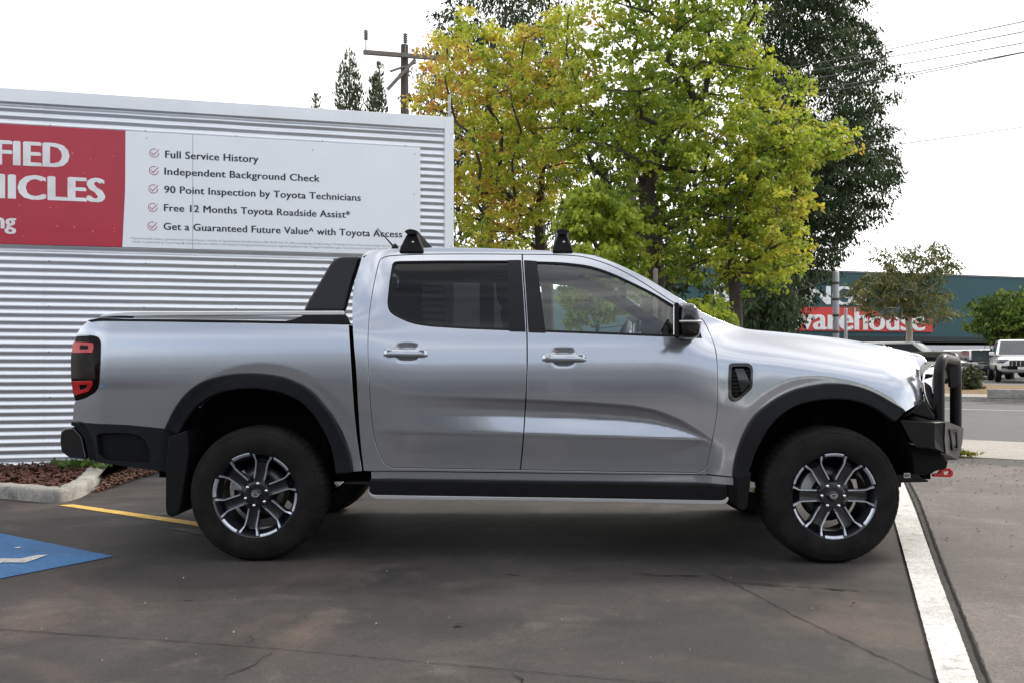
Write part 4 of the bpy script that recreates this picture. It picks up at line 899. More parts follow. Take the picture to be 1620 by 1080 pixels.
n_ = len(ss); b.add(V, [(i * n_ + k, i * n_ + k + 1, (i + 1) * n_ + k + 1, (i + 1) * n_ + k) for i in range(nn) for k in range(n_ - 1)], True)
wpart(b, 'cladding', wallm, shed, fix=False)
for s in (-2.6, .35, 3.2):
    b = MB(); V = []
    for i in range(nn + 1):
        z = .05 + (WTOP - .15) * i / nn; o_ = .0095 * math.cos(2 * math.pi * z / pitch) + .0025
        V += [wpt(s, z, o_), wpt(s + .05, z, o_)]
    b.add(V, [(2 * i, 2 * i + 1, 2 * i + 3, 2 * i + 2) for i in range(nn)], True); wpart(b, 'sheet_lap', wallm, shed, fix=False)
b = MB(); x0, x1 = S_BEG, S_END
b.prism([(.028, WTOP - .135), (.028, WTOP), (-.06, WTOP + .012), (-.06, WTOP - .135)], lambda u, v, h: wpt(h, v, u), x0, x1 - .099); wpart(b, 'top_flashing', flash, shed, bevel=.004)
b = MB(); b.prism([(x1 - .10, .03), (x1, .03), (x1, WTOP), (x1 - .10, WTOP)], lambda u, v, h: wpt(u, v, h), -.10, .030); wpart(b, 'corner_flashing', flash, shed, bevel=.004)
b = MB(); b.prism([(x0, .0), (x1 - .11, .0), (x1 - .11, .085), (x0, .085)], lambda u, v, h: wpt(u, v, h), -.02, .016); wpart(b, 'base_flashing', flash, shed, bevel=.003)
b = MB(); b.prism([(x0, .0), (x1, .0), (x1, WTOP - .01), (x0, WTOP - .01)], lambda u, v, h: wpt(u, v, h), -7.0, -.102); wpart(b, 'shell', wallm, shed)
scr = mat('screw_head', (.12, .12, .125), .4, .7)
b = MB()
def screw(s, z, o, r=.0065):
    c = wpt(s, z, o); V = [c + WN * .006] + [c + WD * (r * math.cos(a)) + Vector((0, 0, r * math.sin(a))) for a in np.linspace(0, 2 * math.pi, 8, False)]
    b.add(V, [(0, 1 + k, 1 + (k + 1) % 7) for k in range(8)])
for s in np.arange(-8.6, x1 - .2, .905):
    for k in range(4, 50, 6): screw(s + random.uniform(-.01, .01), k * pitch, .0096)
    b.bar(wpt(s + .3, WTOP - .115, .031), wpt(s + .3, WTOP - .16, .031), .008, .006)
for z in np.arange(.3, WTOP, .42): screw(x1 - .03, z, .031, .005)
tag(wpart(b, 'screws', scr, shed, fix=False), kind='stuff')

# the sign: a red board and a white board, both screwed to the wall
OFS = .030
def board(name, px, m, parent, s0=None, o0=.012, o1=OFS):
    q = [list(ws(a, c, o1)) for a, c in px]
    if s0 is not None: q[0][0] = s0; q[3][0] = s0
    b = MB(); b.prism([tuple(p) for p in q], lambda u, v, h: wpt(u, v, h), o0, o1); return wpart(b, name, m, parent, bevel=.002)
sign = empty('wall_sign', wpt(1.0, 2.2, OFS)); tag(sign, 'long red and white advertising sign with five ticked lines on the corrugated wall', 'sign')
redm = mat('red_sign_vinyl', (.46, .026, .050), .38, 0, .1, var=.06, scale=3); whm = mat('white_sign_vinyl', (.84, .87, .90), .4, 0, .1, var=.02, scale=2)
inkm = mat('dark_sign_ink', (.016, .020, .028), .5); finem = mat('grey_fine_print', (.42, .44, .47), .6); inkw = mat('white_sign_ink', (.80, .80, .80), .45); tickm = mat('red_sign_ink', (.40, .03, .07), .5)
z0r, z1r = ws(100, 389, OFS)[1], ws(100, 200.5, OFS)[1]
sR = [ws(198, 206, OFS)[0], ws(193, 391, OFS)[0]]; zt, zb_ = ws(197, 207.5, OFS)[1], ws(193, 391, OFS)[1]
b = MB(); b.prism([(-8.5, zb_), (sR[1], zb_), ((sR[0] + sR[1]) / 2 + .012, (zt + zb_) / 2), (sR[0], zt), (-8.5, zt)], lambda u, v, h: wpt(u, v, h), .012, OFS); redb = wpart(b, 'red_panel', redm, sign)
sE = ws(665, 300, OFS)[0]
b = MB(); b.prism([(sR[1] + .003, zb_), (sE, zb_), (sE, zt), (sR[0] + .003, zt), ((sR[0] + sR[1]) / 2 + .015, (zt + zb_) / 2)], lambda u, v, h: wpt(u, v, h), .012, OFS - .001); whb = wpart(b, 'white_panel', whm, sign)
b = MB(); sj = ws(305, 300, OFS)[0]; b.prism([(sj - .0025, zb_), (sj + .0025, zb_), (sj + .0025, zt), (sj - .0025, zt)], lambda u, v, h: wpt(u, v, h), OFS - .0012, OFS - .0002); wpart(b, 'panel_seam', mat('seam_grey', (.30, .31, .33), .6), sign)
bpy.context.view_layer.update()
def text_at(body, name, m, parent, px0, px1, pyb, cap_px, bold=.02, right=False, off=OFS + .0012, xh=None):
    "lettering fitted between two places of the photograph, on the wall plane"
    cu = bpy.data.curves.new(name, 'FONT'); cu.body = body; cu.size = 1; cu.offset = 0; cu.resolution_u = 3; cu.space_character = 1.04
    t = bpy.data.objects.new(name, cu); C.objects.link(t); bpy.context.view_layer.update()
    me = bpy.data.meshes.new_from_object(t.evaluated_get(bpy.context.evaluated_depsgraph_get())); bpy.data.objects.remove(t)
    v = np.array([q.co[:] for q in me.vertices]); xm, xM = v[:, 0].min(), v[:, 0].max()
    zb = ws(px0 if not right else px1, pyb, off)[1]; ht = ws(px0 if not right else px1, pyb - cap_px, off)[1] - zb
    sy_ = ht / (xh or .70)                                          # capital height of the font at size 1
    if right: s1 = ws(px1, pyb, off)[0]; sx = sy_ * 1.0 if px0 is None else (s1 - ws(px0, pyb, off)[0]) / (xM - xm); s0 = s1 - sx * (xM - xm)
    else: s0 = ws(px0, pyb, off)[0]; sx = (ws(px1, pyb, off)[0] - s0) / (xM - xm)
    F0 = [tuple(p.vertices) for p in me.polygons]; nv = len(v); V = []; F = []
    for k, dx in enumerate((-1.25, -.45, .45, 1.25)):                        # heavier strokes: the outline laid over itself, slightly shifted
        V += [wpt(s0 + (x - xm) * sx + dx * bold * sx, zb + (y + dx * bold * .25 * (-1) ** k) * sy_, off + .00012 * k) - parent.location for x, y, z in v]; F += [tuple(i + k * nv for i in f) for f in F0]
    me = bpy.data.meshes.new(name); me.from_pydata(V, [], F); me.materials.append(m)
    o = bpy.data.objects.new(name, me); C.objects.link(o); o.parent = parent; return o
for body, a, c_, yb, cp in (('Full Service History', 261.6, 408.5, 250, 11.6), ('Independent Background Check', 260.4, 505.5, 276.6, 11.2), ('90 Point Inspection by Toyota Technicians', 260, 570.5, 305.2, 11.2), ('Free 12 Months Toyota Roadside Assist*', 259.7, 553.5, 334.2, 11.2), ('Get a Guaranteed Future Value^ with Toyota Access', 259, 636, 363.6, 11.2)):
    text_at(body, 'lettering', inkm, sign, a, c_, yb, cp, .018)
text_at('*Toyota Roadside Assist is administered by Toyota Finance, a division of Toyota Finance Australia Limited, ABN 48 002 435 181, AFSL and Australian Credit Licence. ^Guaranteed Future Value is the minimum value of your vehicle', 'fine_print', finem, sign, 206, 640, 378.5, 3.4, .004)
text_at('vehicle, as determined by Toyota Finance, including that your vehicle is well maintained and agreed kilometres are met. Approved applicants only. Terms and conditions apply. Toyota Finance is a division of Toyota Finance Australia', 'fine_print', finem, sign, 209, 640, 384.0, 3.4, .004)
text_at('CERTIFIED', 'lettering', inkw, sign, -178, 107, 265, 38, .042, True)
text_at('VEHICLES', 'lettering', inkw, sign, -112, 163.5, 319.6, 37.5, .042, True)
text_at('ng', 'lettering', inkw, sign, -8, 24, 362, 18.0, .035, True, xh=.50)
for a, c_ in ((244, 242.5), (243.3, 270.3), (242.5, 299.3), (241.8, 328.6), (241, 358)):
    s, z = ws(a, c_, OFS); r = .046; b = MB(); V = []; n = 26
    for k in range(n + 1):
        th = R(70 + 310 * k / n - 360 * 0) ; th = R(62) + R(300) * k / n
        for rr in (r * .86, r): V.append(wpt(s + rr * math.cos(th), z + rr * math.sin(th), OFS + .0012))
    b.add(V, [(2 * k, 2 * k + 1, 2 * k + 3, 2 * k + 2) for k in range(n)])
    pl = [(-.024, .006), (-.006, -.016), (.044, .040), (.049, .036), (-.006, -.027), (-.029, .001)]
    b.add([wpt(s + x, z + y, OFS + .0014) for x, y in pl], [(0, 1, 4, 5), (1, 2, 3, 4)]); wpart(b, 'tick_mark', tickm, sign, fix=False)
b = MB()
for px, py in ((170, 214), (290, 385), (232, 219), (495, 238), (656, 244), (655, 308), (20, 372), (500, 393)):
    screw(*ws(px, py, OFS), OFS, .006)
tag(wpart(b, 'sign_screws', scr, sign, fix=False), kind='stuff')
b = MB()
for k in range(26):
    px = random.uniform(-20, 188); py = random.uniform(212, 384); s, z = ws(px, py, OFS); r = random.uniform(.006, .013)
    b.add([wpt(s + r * x, z + r * y, OFS + .0006) for x, y in ((-1, 0), (0, 1), (1, 0), (0, -1))], [(0, 1, 2, 3)])
tag(wpart(b, 'sparkle_print', mat('pale_red_print', (.60, .13, .16), .4), sign, fix=False), kind='stuff')

# ------------------------------------------------------------------ garden bed by the shed
KO = [gp(-400, 775, 0), gp(-60, 785, 0), gp(0, 788, 0), gp(62, 793.5, 0), gp(92, 794.5, 0), gp(114, 791, 0), gp(133, 784, 0), gp(150, 773, 0), gp(166, 754, 0), gp(176, 741, 0)]
KO = [Vector((*p, 0)) for p in sm([(p.x, p.y) for p in KO], .06)]
def inset(P, d):
    o = []
    for i, p in enumerate(P):
        t = P[min(i + 1, len(P) - 1)] - P[max(i - 1, 0)]; s = Vector((-t.y, t.x, 0)).normalized(); o.append(p + s * d)
    return o
prof = [(0, -.02), (.006, .075), (.018, .098), (.04, .108), (.125, .112), (.14, .106), (.148, .05)]
b = MB(); V = []
for i in range(len(KO)):
    for d, z in prof:
        q = inset(KO, d)[i] if False else None
rowsK = [inset(KO, d) for d, z in prof]
for i in range(len(KO)):
    for j, (d, z) in enumerate(prof):
        p = rowsK[j][i]; V.append((p.x + .004 * math.sin(i * 2.3 + j), p.y, z + .004 * math.sin(i * 1.3) * (z > .05)))
m_ = len(prof); b.add(V, [(i * m_ + k, i * m_ + k + 1, (i + 1) * m_ + k + 1, (i + 1) * m_ + k) for i in range(len(KO) - 1) for k in range(m_ - 1)] + [tuple(range(len(V) - m_, len(V)))], True)
tag(b.build('garden_kerb', G['kerb']), kind='structure')
inn = rowsK[-2]
sheet('garden_soil', [Vector((p.x, p.y, 0)) for p in inn] + [wpt(1.25, 0, .02), wpt(-4, 0, .02)], G['mulchbase'], .07)
KE = KO[-1]
mw = [gp(172, 744), gp(165, 758), gp(152, 779), gp(170, 774), gp(205, 762), gp(235, 752), gp(252, 745), gp(290, 741)]
MU = [Vector((p.x, p.y, 0)) for p in mw] + [wpt(3.2, 0, .02), wpt(.9, 0, .02)]
sheet('mulch_edge', MU, G['mulchbase'], .006)
def chips(name, poly, n, z, m, size, amp, zs=.02):
    P = [(p.x, p.y) for p in poly]; X = np.array([p[0] for p in P]); Y = np.array([p[1] for p in P]); b = MB(); k = 0
    xs = RNG.uniform(X.min(), X.max(), n * 6); ys = RNG.uniform(Y.min(), Y.max(), n * 6); ok = inpoly(xs, ys, P); xs, ys = xs[ok][:n], ys[ok][:n]
    for x, y in zip(xs, ys):
        l_ = size * RNG.uniform(.5, 1.5); rot = Matrix.Rotation(RNG.uniform(0, 6.3), 3, 'Z') @ Matrix.Rotation(RNG.uniform(-.6, .6), 3, 'Y') @ Matrix.Rotation(RNG.uniform(-.8, .8), 3, 'X')
        c = Vector((x, y, z + RNG.uniform(0, zs))); w_ = l_ * RNG.uniform(.2, .45)
        b.add([c + rot @ Vector(q) for q in ((-l_ / 2, -w_ / 2, 0), (l_ / 2, -w_ / 2 * .6, 0), (l_ / 2 * .9, w_ / 2, .004), (-l_ / 2 * .8, w_ / 2, .003))], [(0, 1, 2, 3)])
    return b.build(name, m, fix=False)
mulchm = mat('bark_mulch', (.042, .014, .010), .9, var=.3, scale=28, col2=(.125, .050, .032), detail=2)
poly = [Vector((p.x, p.y, 0)) for p in inn if p.x > -6.5] + [wpt(1.25, 0, .05), wpt(-1.5, 0, .05)]
tag(chips('bark_mulch', poly, 5200, .075, mulchm, .045, 0, .035), kind='stuff')
tag(chips('bark_mulch', MU, 2600, .010, mat('dry_leaf_mulch', (.06, .026, .016), .9, var=.3, scale=28, col2=(.17, .09, .055), detail=2), .05, 0, .03), kind='stuff')
# ------------------------------------------------------------------ trees and plants
LEAF = leafmat('broad_leaf', .5, .5); NEEDLE = leafmat('dark_leaf', .2, .65, .12)
def foliage(name, cen, rad, per, size, colf, m, parent, droop=.5, narrow=.5, flat=.8, shell=.45, gain=1.0):
    "leaf sprays: per leaves on a small dome round each centre; every leaf is two folded faces"
    cen = np.asarray(cen); K = len(cen); n = K * per
    c = np.repeat(cen, per, 0); r = np.repeat(np.broadcast_to(rad, K), per)
    d = RNG.normal(size=(n, 3)); d[:, 2] = np.abs(d[:, 2]) * 1.0 - .35; d /= np.linalg.norm(d, axis=1, keepdims=True)
    p = c + d * (r * RNG.uniform(shell, 1.05, n))[:, None] * np.array([1, 1, flat])
    ax = d * np.array([1, 1, .3]) + RNG.normal(size=(n, 3)) * .45; ax[:, 2] -= droop; ax /= np.linalg.norm(ax, axis=1, keepdims=True)
    nm = d + RNG.normal(size=(n, 3)) * .5; nm -= ax * (nm * ax).sum(1, keepdims=True); nm /= np.linalg.norm(nm, axis=1, keepdims=True)
    sd = np.cross(ax, nm); l = size * RNG.uniform(.6, 1.35, n)[:, None]; w = l * narrow * RNG.uniform(.8, 1.2, n)[:, None]
    base = p - ax * l * .4; tip = p + ax * l * .6 - nm * l * .12; mid = p + ax * l * .05
    a = mid + sd * w * .5 - nm * w * .22; b_ = mid - sd * w * .5 - nm * w * .22
    V = np.stack([base, a, tip, b_], 1).reshape(-1, 3)
    i = np.arange(n) * 4; F = np.concatenate([np.stack([i, i + 1, i + 2], 1), np.stack([i, i + 2, i + 3], 1)])
    me = bpy.data.meshes.new(name); me.vertices.add(len(V)); me.vertices.foreach_set('co', V.ravel())
    me.loops.add(len(F) * 3); me.loops.foreach_set('vertex_index', F.ravel().astype(np.int32)); me.polygons.add(len(F)); me.polygons.foreach_set('loop_start', np.arange(len(F), dtype=np.int32) * 3); me.polygons.foreach_set('loop_total', np.full(len(F), 3, np.int32))
    me.update(); me.validate()
    col = colf(p, np.repeat(RNG.uniform(0, 1, K), per), np.repeat(RNG.uniform(0, 1, K), per))
    col = np.clip(col * RNG.uniform(.75, 1.25, (n, 1)) * gain, .002, .85)
    ca = me.color_attributes.new('leaf_colour', 'FLOAT_COLOR', 'POINT'); cc = np.ones((n, 4, 4)); cc[:, :, :3] = col[:, None, :]; ca.data.foreach_set('color', cc.ravel())
    me.materials.append(m); o = bpy.data.objects.new(name, me); C.objects.link(o); o.parent = parent
    if parent is not None: o.matrix_parent_inverse = Matrix.Translation(-parent.location)
    return o
def spread(outline, Y, K, thick, seed=0, power=.5):
    "K points spread evenly through the volume behind an outline of the photograph"
    rng = np.random.default_rng(seed); P = np.array(outline, float); P_ = [tuple(p) for p in P]; o = []
    x0, y0 = P.min(0); x1, y1 = P.max(0); scl = FPX / Y
    edges = resample(P_, 6); E = np.array(edges)
    while len(o) < K:
        best = None; bd = -1
        for _ in range(6):
            for _ in range(300):
                a = rng.uniform(x0, x1); c = rng.uniform(y0, y1)
                if inpoly(np.array([a]), np.array([c]), P_)[0]: break
            de = np.sqrt(((E - (a, c)) ** 2).sum(1).min()) / scl
            t = min(1, de / (thick * 1.0)); dep = rng.uniform(-1, 1) * thick * max(.15, t ** power)
            q = np.array(at(a, c, Y)); q[1] += dep
            dd = min([1e9] + [float(np.sum((q - z) ** 2)) for z in o[-400:]])
            if dd > bd: bd = dd; best = q
        o.append(best)
    return np.array(o)
def limbs(b, trunk, nodes, r0, wig=.12, rmin=.006):
    "branches growing from the trunk out to the clumps, each joining the nearest wood already grown"
    T = [np.array(p, float) for p in trunk]; par = [i - 1 for i in range(len(T))]; pl = list(np.cumsum([0] + [np.linalg.norm(T[i] - T[i - 1]) for i in range(1, len(T))]))
    fork = T[-1]; order = sorted(range(len(nodes)), key=lambda i: np.linalg.norm(nodes[i] - fork)); nT = len(T)
    for i in order:
        q = nodes[i]; A = np.array(T); dv = q - A; dist = np.linalg.norm(dv, axis=1); cost = dist + .28 * np.array(pl) + 1.2 * np.maximum(0, A[:, 2] - q[2] - .1)
        cost[:max(1, nT // 2)] += 5; j = int(np.argmin(cost)); nseg = max(1, int(dist[j] / .35)); prev = j; a = T[j]
        for k in range(1, nseg + 1):
            t = k / nseg; p = a + (q - a) * t
            if k < nseg: p = p + RNG.normal(size=3) * wig * .35; p[2] += wig * .8 * math.sin(math.pi * t)
            T.append(p); par.append(prev); pl.append(pl[prev] + dist[j] / nseg); prev = len(T) - 1
    cnt = np.ones(len(T))
    for i in range(len(T) - 1, 0, -1): cnt[par[i]] += cnt[i]
    rad = np.maximum(rmin, r0 * (cnt / cnt[0]) ** .56); ch = {}
    for i in range(1, len(T)): ch.setdefault(par[i], []).append(i)
    stack = [(0, None)]
    while stack:
        i, p = stack.pop(); path = [i] if p is None else [p, i]
        while ch.get(path[-1]):
            k = sorted(ch[path[-1]], key=lambda c: -cnt[c]); 
            for e in k[1:]: stack.append((e, path[-1]))
            path.append(k[0])
        if len(path) > 1:
            rs = [rad[q] for q in path]
            if p is not None: rs[0] = min(rs[0], rs[1] * 1.25)
            b.tube([T[q] for q in path], rs, 7 if max(rs) > .03 else 5, caps=False)
    return np.array(T)
barkm = mat('brown_bark', (.055, .042, .034), .9, var=.35, scale=14, bump=.5, bscale=30, stretch=(1, 1, .25)); palebark = mat('pale_bark', (.36, .31, .26), .85, var=.25, scale=4, stretch=(1, 1, .3)); greybark = mat('grey_bark', (.10, .085, .07), .9, var=.3, scale=6, stretch=(1, 1, .3))
def tree(name, label, cat, Y, trunk, outline, clumps, sub, per, size, rad, colf, m, r0, thick, bark, group=None, droop=.5, narrow=.5, clump_r=.45, seed=0, keep=1.0, flat=.8, base=0.0, inner=None):
    tr = [at(a, c, Y) for a, c in trunk]; root = empty(name, (tr[0].x, tr[0].y, base)); tag(root, label, cat, group)
    nodes = spread(outline, Y, clumps, thick, seed); tw = MB(); limbs(tw, [(tr[0].x, tr[0].y, base)] + [tuple(p) for p in tr], nodes, r0)
    rng = np.random.default_rng(seed + 5); cen = np.repeat(nodes, sub, 0) + rng.normal(size=(clumps * sub, 3)) * np.array([1, 1, .62]) * clump_r * .55
    P_ = [tuple(map(float, p)) for p in outline]
    px = CX + cen[:, 0] / cen[:, 1] * FPX; py = HY - (cen[:, 2] - CAMH) / cen[:, 1] * FPX
    slack = rng.normal(size=len(cen)) * .10 * FPX / Y
    ok = inpoly(px + slack, py + slack, P_); cen = cen[ok]; cen = cen[rng.uniform(size=len(cen)) < keep]
    o = tw.build('trunk', bark, None, fix=False); o.parent = root; o.matrix_parent_inverse = Matrix.Translation(-root.location)
    foliage('crown', cen, rad * rng.uniform(.7, 1.3, len(cen)), per, size, colf, m, root, droop, narrow, flat, gain=1.08 if m is LEAF else 1.0)
    return root
def pxy(p): return CX + p[:, 0] / p[:, 1] * FPX, HY - (p[:, 2] - CAMH) / p[:, 1] * FPX
def patchy(p, s=1.0): return (np.sin(p[:, 0] * 2.1 * s + 1.3 * np.sin(p[:, 2] * 1.7 * s)) + np.sin(p[:, 2] * 2.7 * s + 1.1 * np.sin(p[:, 0] * 1.9 * s + 2)) + np.sin(p[:, 1] * 2.3 * s + p[:, 0])) / 3
def ramp(t, stops):
    xs = [s[0] for s in stops]; return np.stack([np.interp(t, xs, [s[1][k] for s in stops]) for k in range(3)], -1)
AUT = [(0, (.085, .15, .022)), (.25, (.18, .26, .030)), (.45, (.36, .42, .045)), (.62, (.46, .43, .055)), (.78, (.52, .35, .065)), (.9, (.50, .22, .07)), (1, (.42, .11, .055))]
def col_main(p, a, b_):
    px, py = pxy(p); t = .33 + .11 * np.clip((960 - px) / 120, -.4, 1) + .14 * np.clip((px - 1150) / 120, 0, 1) + .12 * patchy(p) + (a - .5) * .30 + RNG.normal(size=len(a)) * .06 + np.where(b_ > .92, .22, 0); return ramp(t, AUT)
def col_orange(p, a, b_):
    px, py = pxy(p); t = .53 + .13 * np.clip((800 - px) / 150, -1, 1) + .15 * patchy(p, 1.3) + (a - .5) * .34 + RNG.normal(size=len(a)) * .07 + np.where(b_ > .87, .20, 0); return ramp(t, AUT)
def col_yellow(p, a, b_):
    px, py = pxy(p); t = .40 + (a - .5) * .34 + .10 * patchy(p) + RNG.normal(size=len(a)) * .06 + .14 * np.clip((px - 1240) / 100, 0, 1); return ramp(t, AUT)
def col_green(p, a, b_): return ramp(.22 + a * .22 + .06 * patchy(p), AUT)
def col_dark(p, a, b_): return ramp(a, [(0, (.022, .038, .016)), (.5, (.042, .066, .028)), (.85, (.062, .088, .038)), (1, (.085, .105, .05))])
def col_gum(p, a, b_): return ramp(a, [(0, (.055, .075, .03)), (.5, (.12, .145, .055)), (1, (.24, .22, .085))])
def col_round(p, a, b_): return ramp(a, [(0, (.04, .075, .015)), (.5, (.08, .13, .022)), (1, (.17, .21, .04))])

tree('street_tree', 'big green and yellow autumn street tree with a forked trunk behind the cab', 'tree', 14.3, [(1034, 520), (1034, 430), (1030, 360), (1022, 300), (1030, 262)],
     [(878, 60), (905, 0), (930, -60), (1000, -110), (1100, -110), (1190, -60), (1213, 10), (1192, 60), (1228, 108), (1282, 122), (1292, 160), (1272, 190), (1245, 260), (1215, 330), (1200, 390), (1150, 430), (1080, 455), (1010, 430), (950, 350), (900, 320), (860, 260), (850, 180), (862, 110)],
     125, 13, 34, .076, .15, col_main, LEAF, .165, 1.5, barkm, 'autumn street trees along the footpath', .55, .62, .58, 1, keep=.82)
tree('street_tree', 'orange and yellow leaved street tree beside the end of the corrugated wall', 'tree', 15.6, [(868, 560), (866, 460), (858, 400), (850, 340)],
     [(645, 165), (668, 118), (690, 62), (715, 32), (760, 24), (800, 48), (850, 15), (900, -10), (935, 60), (925, 160), (930, 260), (905, 340), (885, 410), (820, 430), (730, 430), (705, 380), (700, 330), (688, 215), (652, 190)],
     100, 11, 32, .076, .14, col_orange, LEAF, .11, 1.3, barkm, 'autumn street trees along the footpath', .5, .6, .62, 2, keep=.86)
tree('street_tree', 'yellow leaved street tree reaching out over the front of the bonnet', 'tree', 13.7, [(1166, 560), (1165, 500), (1160, 430), (1158, 380)],
     [(1180, 215), (1260, 190), (1330, 203), (1372, 215), (1362, 240), (1332, 250), (1292, 268), (1302, 300), (1286, 330), (1290, 370), (1272, 420), (1235, 452), (1200, 472), (1150, 462), (1118, 430), (1110, 330), (1140, 260)],
     62, 11, 32, .075, .13, col_yellow, LEAF, .095, 1.0, barkm, 'autumn street trees along the footpath', .5, .6, .5, 3, keep=.8)
tree('leafy_shrub', 'bright green leafy shrub in front of the forked street tree', 'shrub', 12.9, [(945, 620), (945, 520), (946, 440)],
     [(880, 360), (898, 305), (945, 283), (1000, 308), (1022, 362), (1018, 450), (1000, 520), (900, 520), (878, 440)], 42, 10, 28, .088, .14, col_green, LEAF, .03, .6, barkm, None, .7, .62, .42, 4)
tree('leafy_shrub', 'small lime green shrub just above the base of the windscreen', 'shrub', 12.6, [(1128, 640), (1128, 560), (1128, 520)],
     [(1090, 500), (1108, 474), (1138, 466), (1160, 486), (1162, 530), (1120, 570), (1090, 550)], 18, 9, 18, .09, .11, lambda p, a, b_: ramp(.25 + a * .25, AUT), LEAF, .02, .4, barkm, None, .6, .6, .3, 5)
tree('gum_tree', 'very tall dark evergreen tree rising behind the right side of the street trees', 'tree', 30, [(1246, 560), (1250, 430), (1262, 300), (1270, 150)],
     [(1165, -80), (1250, -110), (1385, -80), (1368, 0), (1358, 25), (1398, 62), (1390, 98), (1425, 112), (1424, 150), (1398, 170), (1408, 210), (1422, 245), (1416, 320), (1392, 352), (1352, 392), (1330, 412), (1322, 440), (1290, 470), (1275, 510), (1250, 530), (1180, 525), (1165, 440), (1190, 300), (1170, 150)],
     112, 24, 36, .155, .33, col_dark, NEEDLE, .19, 3.2, greybark, None, 1.3, .34, 1.25, 6, keep=1.0, base=-.1)
tree('gum_tree', 'dark evergreen tree whose top shows behind the orange street tree', 'tree', 32, [(770, 560), (770, 400), (775, 250), (780, 120)],
     [(640, 160), (655, 105), (690, 70), (685, 20), (705, -60), (800, -100), (905, -60), (900, 40), (930, 170), (900, 330), (840, 420), (720, 400), (650, 300), (640, 200)],
     70, 20, 32, .165, .36, col_dark, NEEDLE, .26, 2.6, greybark, None, 1.2, .34, 1.4, 7, keep=.8, base=-.1)
tree('gum_tree', 'broad dark evergreen tree low behind the street trees', 'tree', 36, [(1060, 560), (1060, 450), (1060, 380)],
     [(900, 200), (1000, 150), (1120, 150), (1200, 220), (1190, 420), (1120, 520), (960, 520), (880, 400)],
     60, 11, 16, .42, .5, col_dark, NEEDLE, .24, 2.4, greybark, None, 1.2, .34, 1.5, 8, keep=.55, base=-.1)
tree('hedge_tree', 'dark drooping evergreen screening the left end of the hardware store', 'tree', 26, [(1236, 560), (1234, 520), (1230, 470)],
     [(1172, 525), (1180, 470), (1210, 430), (1250, 420), (1268, 450), (1262, 500), (1252, 540), (1180, 545)], 34, 11, 16, .24, .28, col_dark, NEEDLE, .10, 1.2, greybark, None, 1.4, .3, .8, 9, base=-.1, keep=.8)
tree('pale_gum', 'small gum tree with a pale forked trunk in front of the hardware store', 'tree', 37, [(1440, 600), (1438, 560), (1439, 525), (1436, 500)],
     [(1380, 410), (1392, 388), (1440, 402), (1462, 384), (1492, 390), (1527, 425), (1508, 446), (1482, 450), (1512, 478), (1520, 505), (1470, 512), (1400, 505), (1342, 498), (1335, 462), (1365, 438), (1395, 428)],
     64, 12, 18, .17, .28, col_gum, NEEDLE, .13, 1.6, palebark, None, .9, .34, .85, 10, keep=.8, base=.1)
tree('round_tree', 'dense rounded green tree beyond the parked white pickup', 'tree', 46, [(1600, 600), (1600, 560), (1600, 520)],
     [(1528, 505), (1545, 482), (1580, 463), (1640, 457), (1690, 478), (1690, 530), (1625, 548), (1562, 542), (1532, 528)], 60, 11, 18, .26, .40, col_round, NEEDLE, .14, 2.6, greybark, None, .7, .5, 1.1, 11, base=.15)
def bush(name, label, outline, Y, K, size, colf, m, seed, base):
    P = spread(outline, Y, K, .45, seed); root = empty(name, tuple(gp(*[sum(p[i] for p in outline) / len(outline) for i in (0,)], 620, .1)) if False else (float(P[:, 0].mean()), float(P[:, 1].mean()), base)); tag(root, label, 'shrub')
    foliage('foliage', P, .16, 24, size, colf, m, root, .2, .4, .9); return root
bush('verge_shrub', 'low grey-green shrub on the far verge just past the bull bar', [(1519, 590), (1535, 580), (1550, 588), (1552, 612), (1540, 622), (1518, 624)], 31.5, 60, .14, lambda p, a, b_: ramp(a, [(0, (.05, .06, .03)), (1, (.12, .13, .06))]), NEEDLE, 21, .06)
for i, (px, top, wd, lab) in enumerate(((500, 145, 13, 'shortest tip of three slim cypresses showing over the shed roof'), (553, 76, 21, 'tallest and middle of three slim cypresses over the shed roof'), (591, 98, 16, 'slim leaning cypress nearest the utility pole over the shed roof'))):
    Y = 34; lean = 0 if i < 2 else 9
    out_ = [(px + lean, top), (px + wd * .5 + lean * .6, top + 35), (px + wd + lean * .3, top + 80), (px + wd * 1.15 - lean * .5, top + 150), (px + wd * 1.2 - lean, top + 400), (px - wd * 1.2 - lean, top + 400), (px - wd * 1.15 - lean * .5, top + 150), (px - wd + lean * .3, top + 80), (px - wd * .5 + lean * .6, top + 35)]
    P = spread(out_, Y, 420, .45, 30 + i); bt = at(px, 568, Y); root = empty('cypress', (bt.x, bt.y, -.1)); tag(root, lab, 'tree', 'slim cypresses behind the shed')
    tw = MB(); tp_ = at(px + lean, top + 8, Y); tw.tube([(bt.x, bt.y, -.1), ((bt.x + tp_.x) / 2, bt.y, tp_.z / 2), tuple(tp_)], [.10, .06, .012], 7); o = tw.build('trunk', greybark, None, fix=False); o.parent = root; o.matrix_parent_inverse = Matrix.Translation(-root.location)
    foliage('crown', P, .17, 22, .17, lambda p, a, b_: ramp(a, [(0, (.045, .06, .03)), (1, (.13, .155, .08))]), NEEDLE, root, -1.6, .28, 1.3)
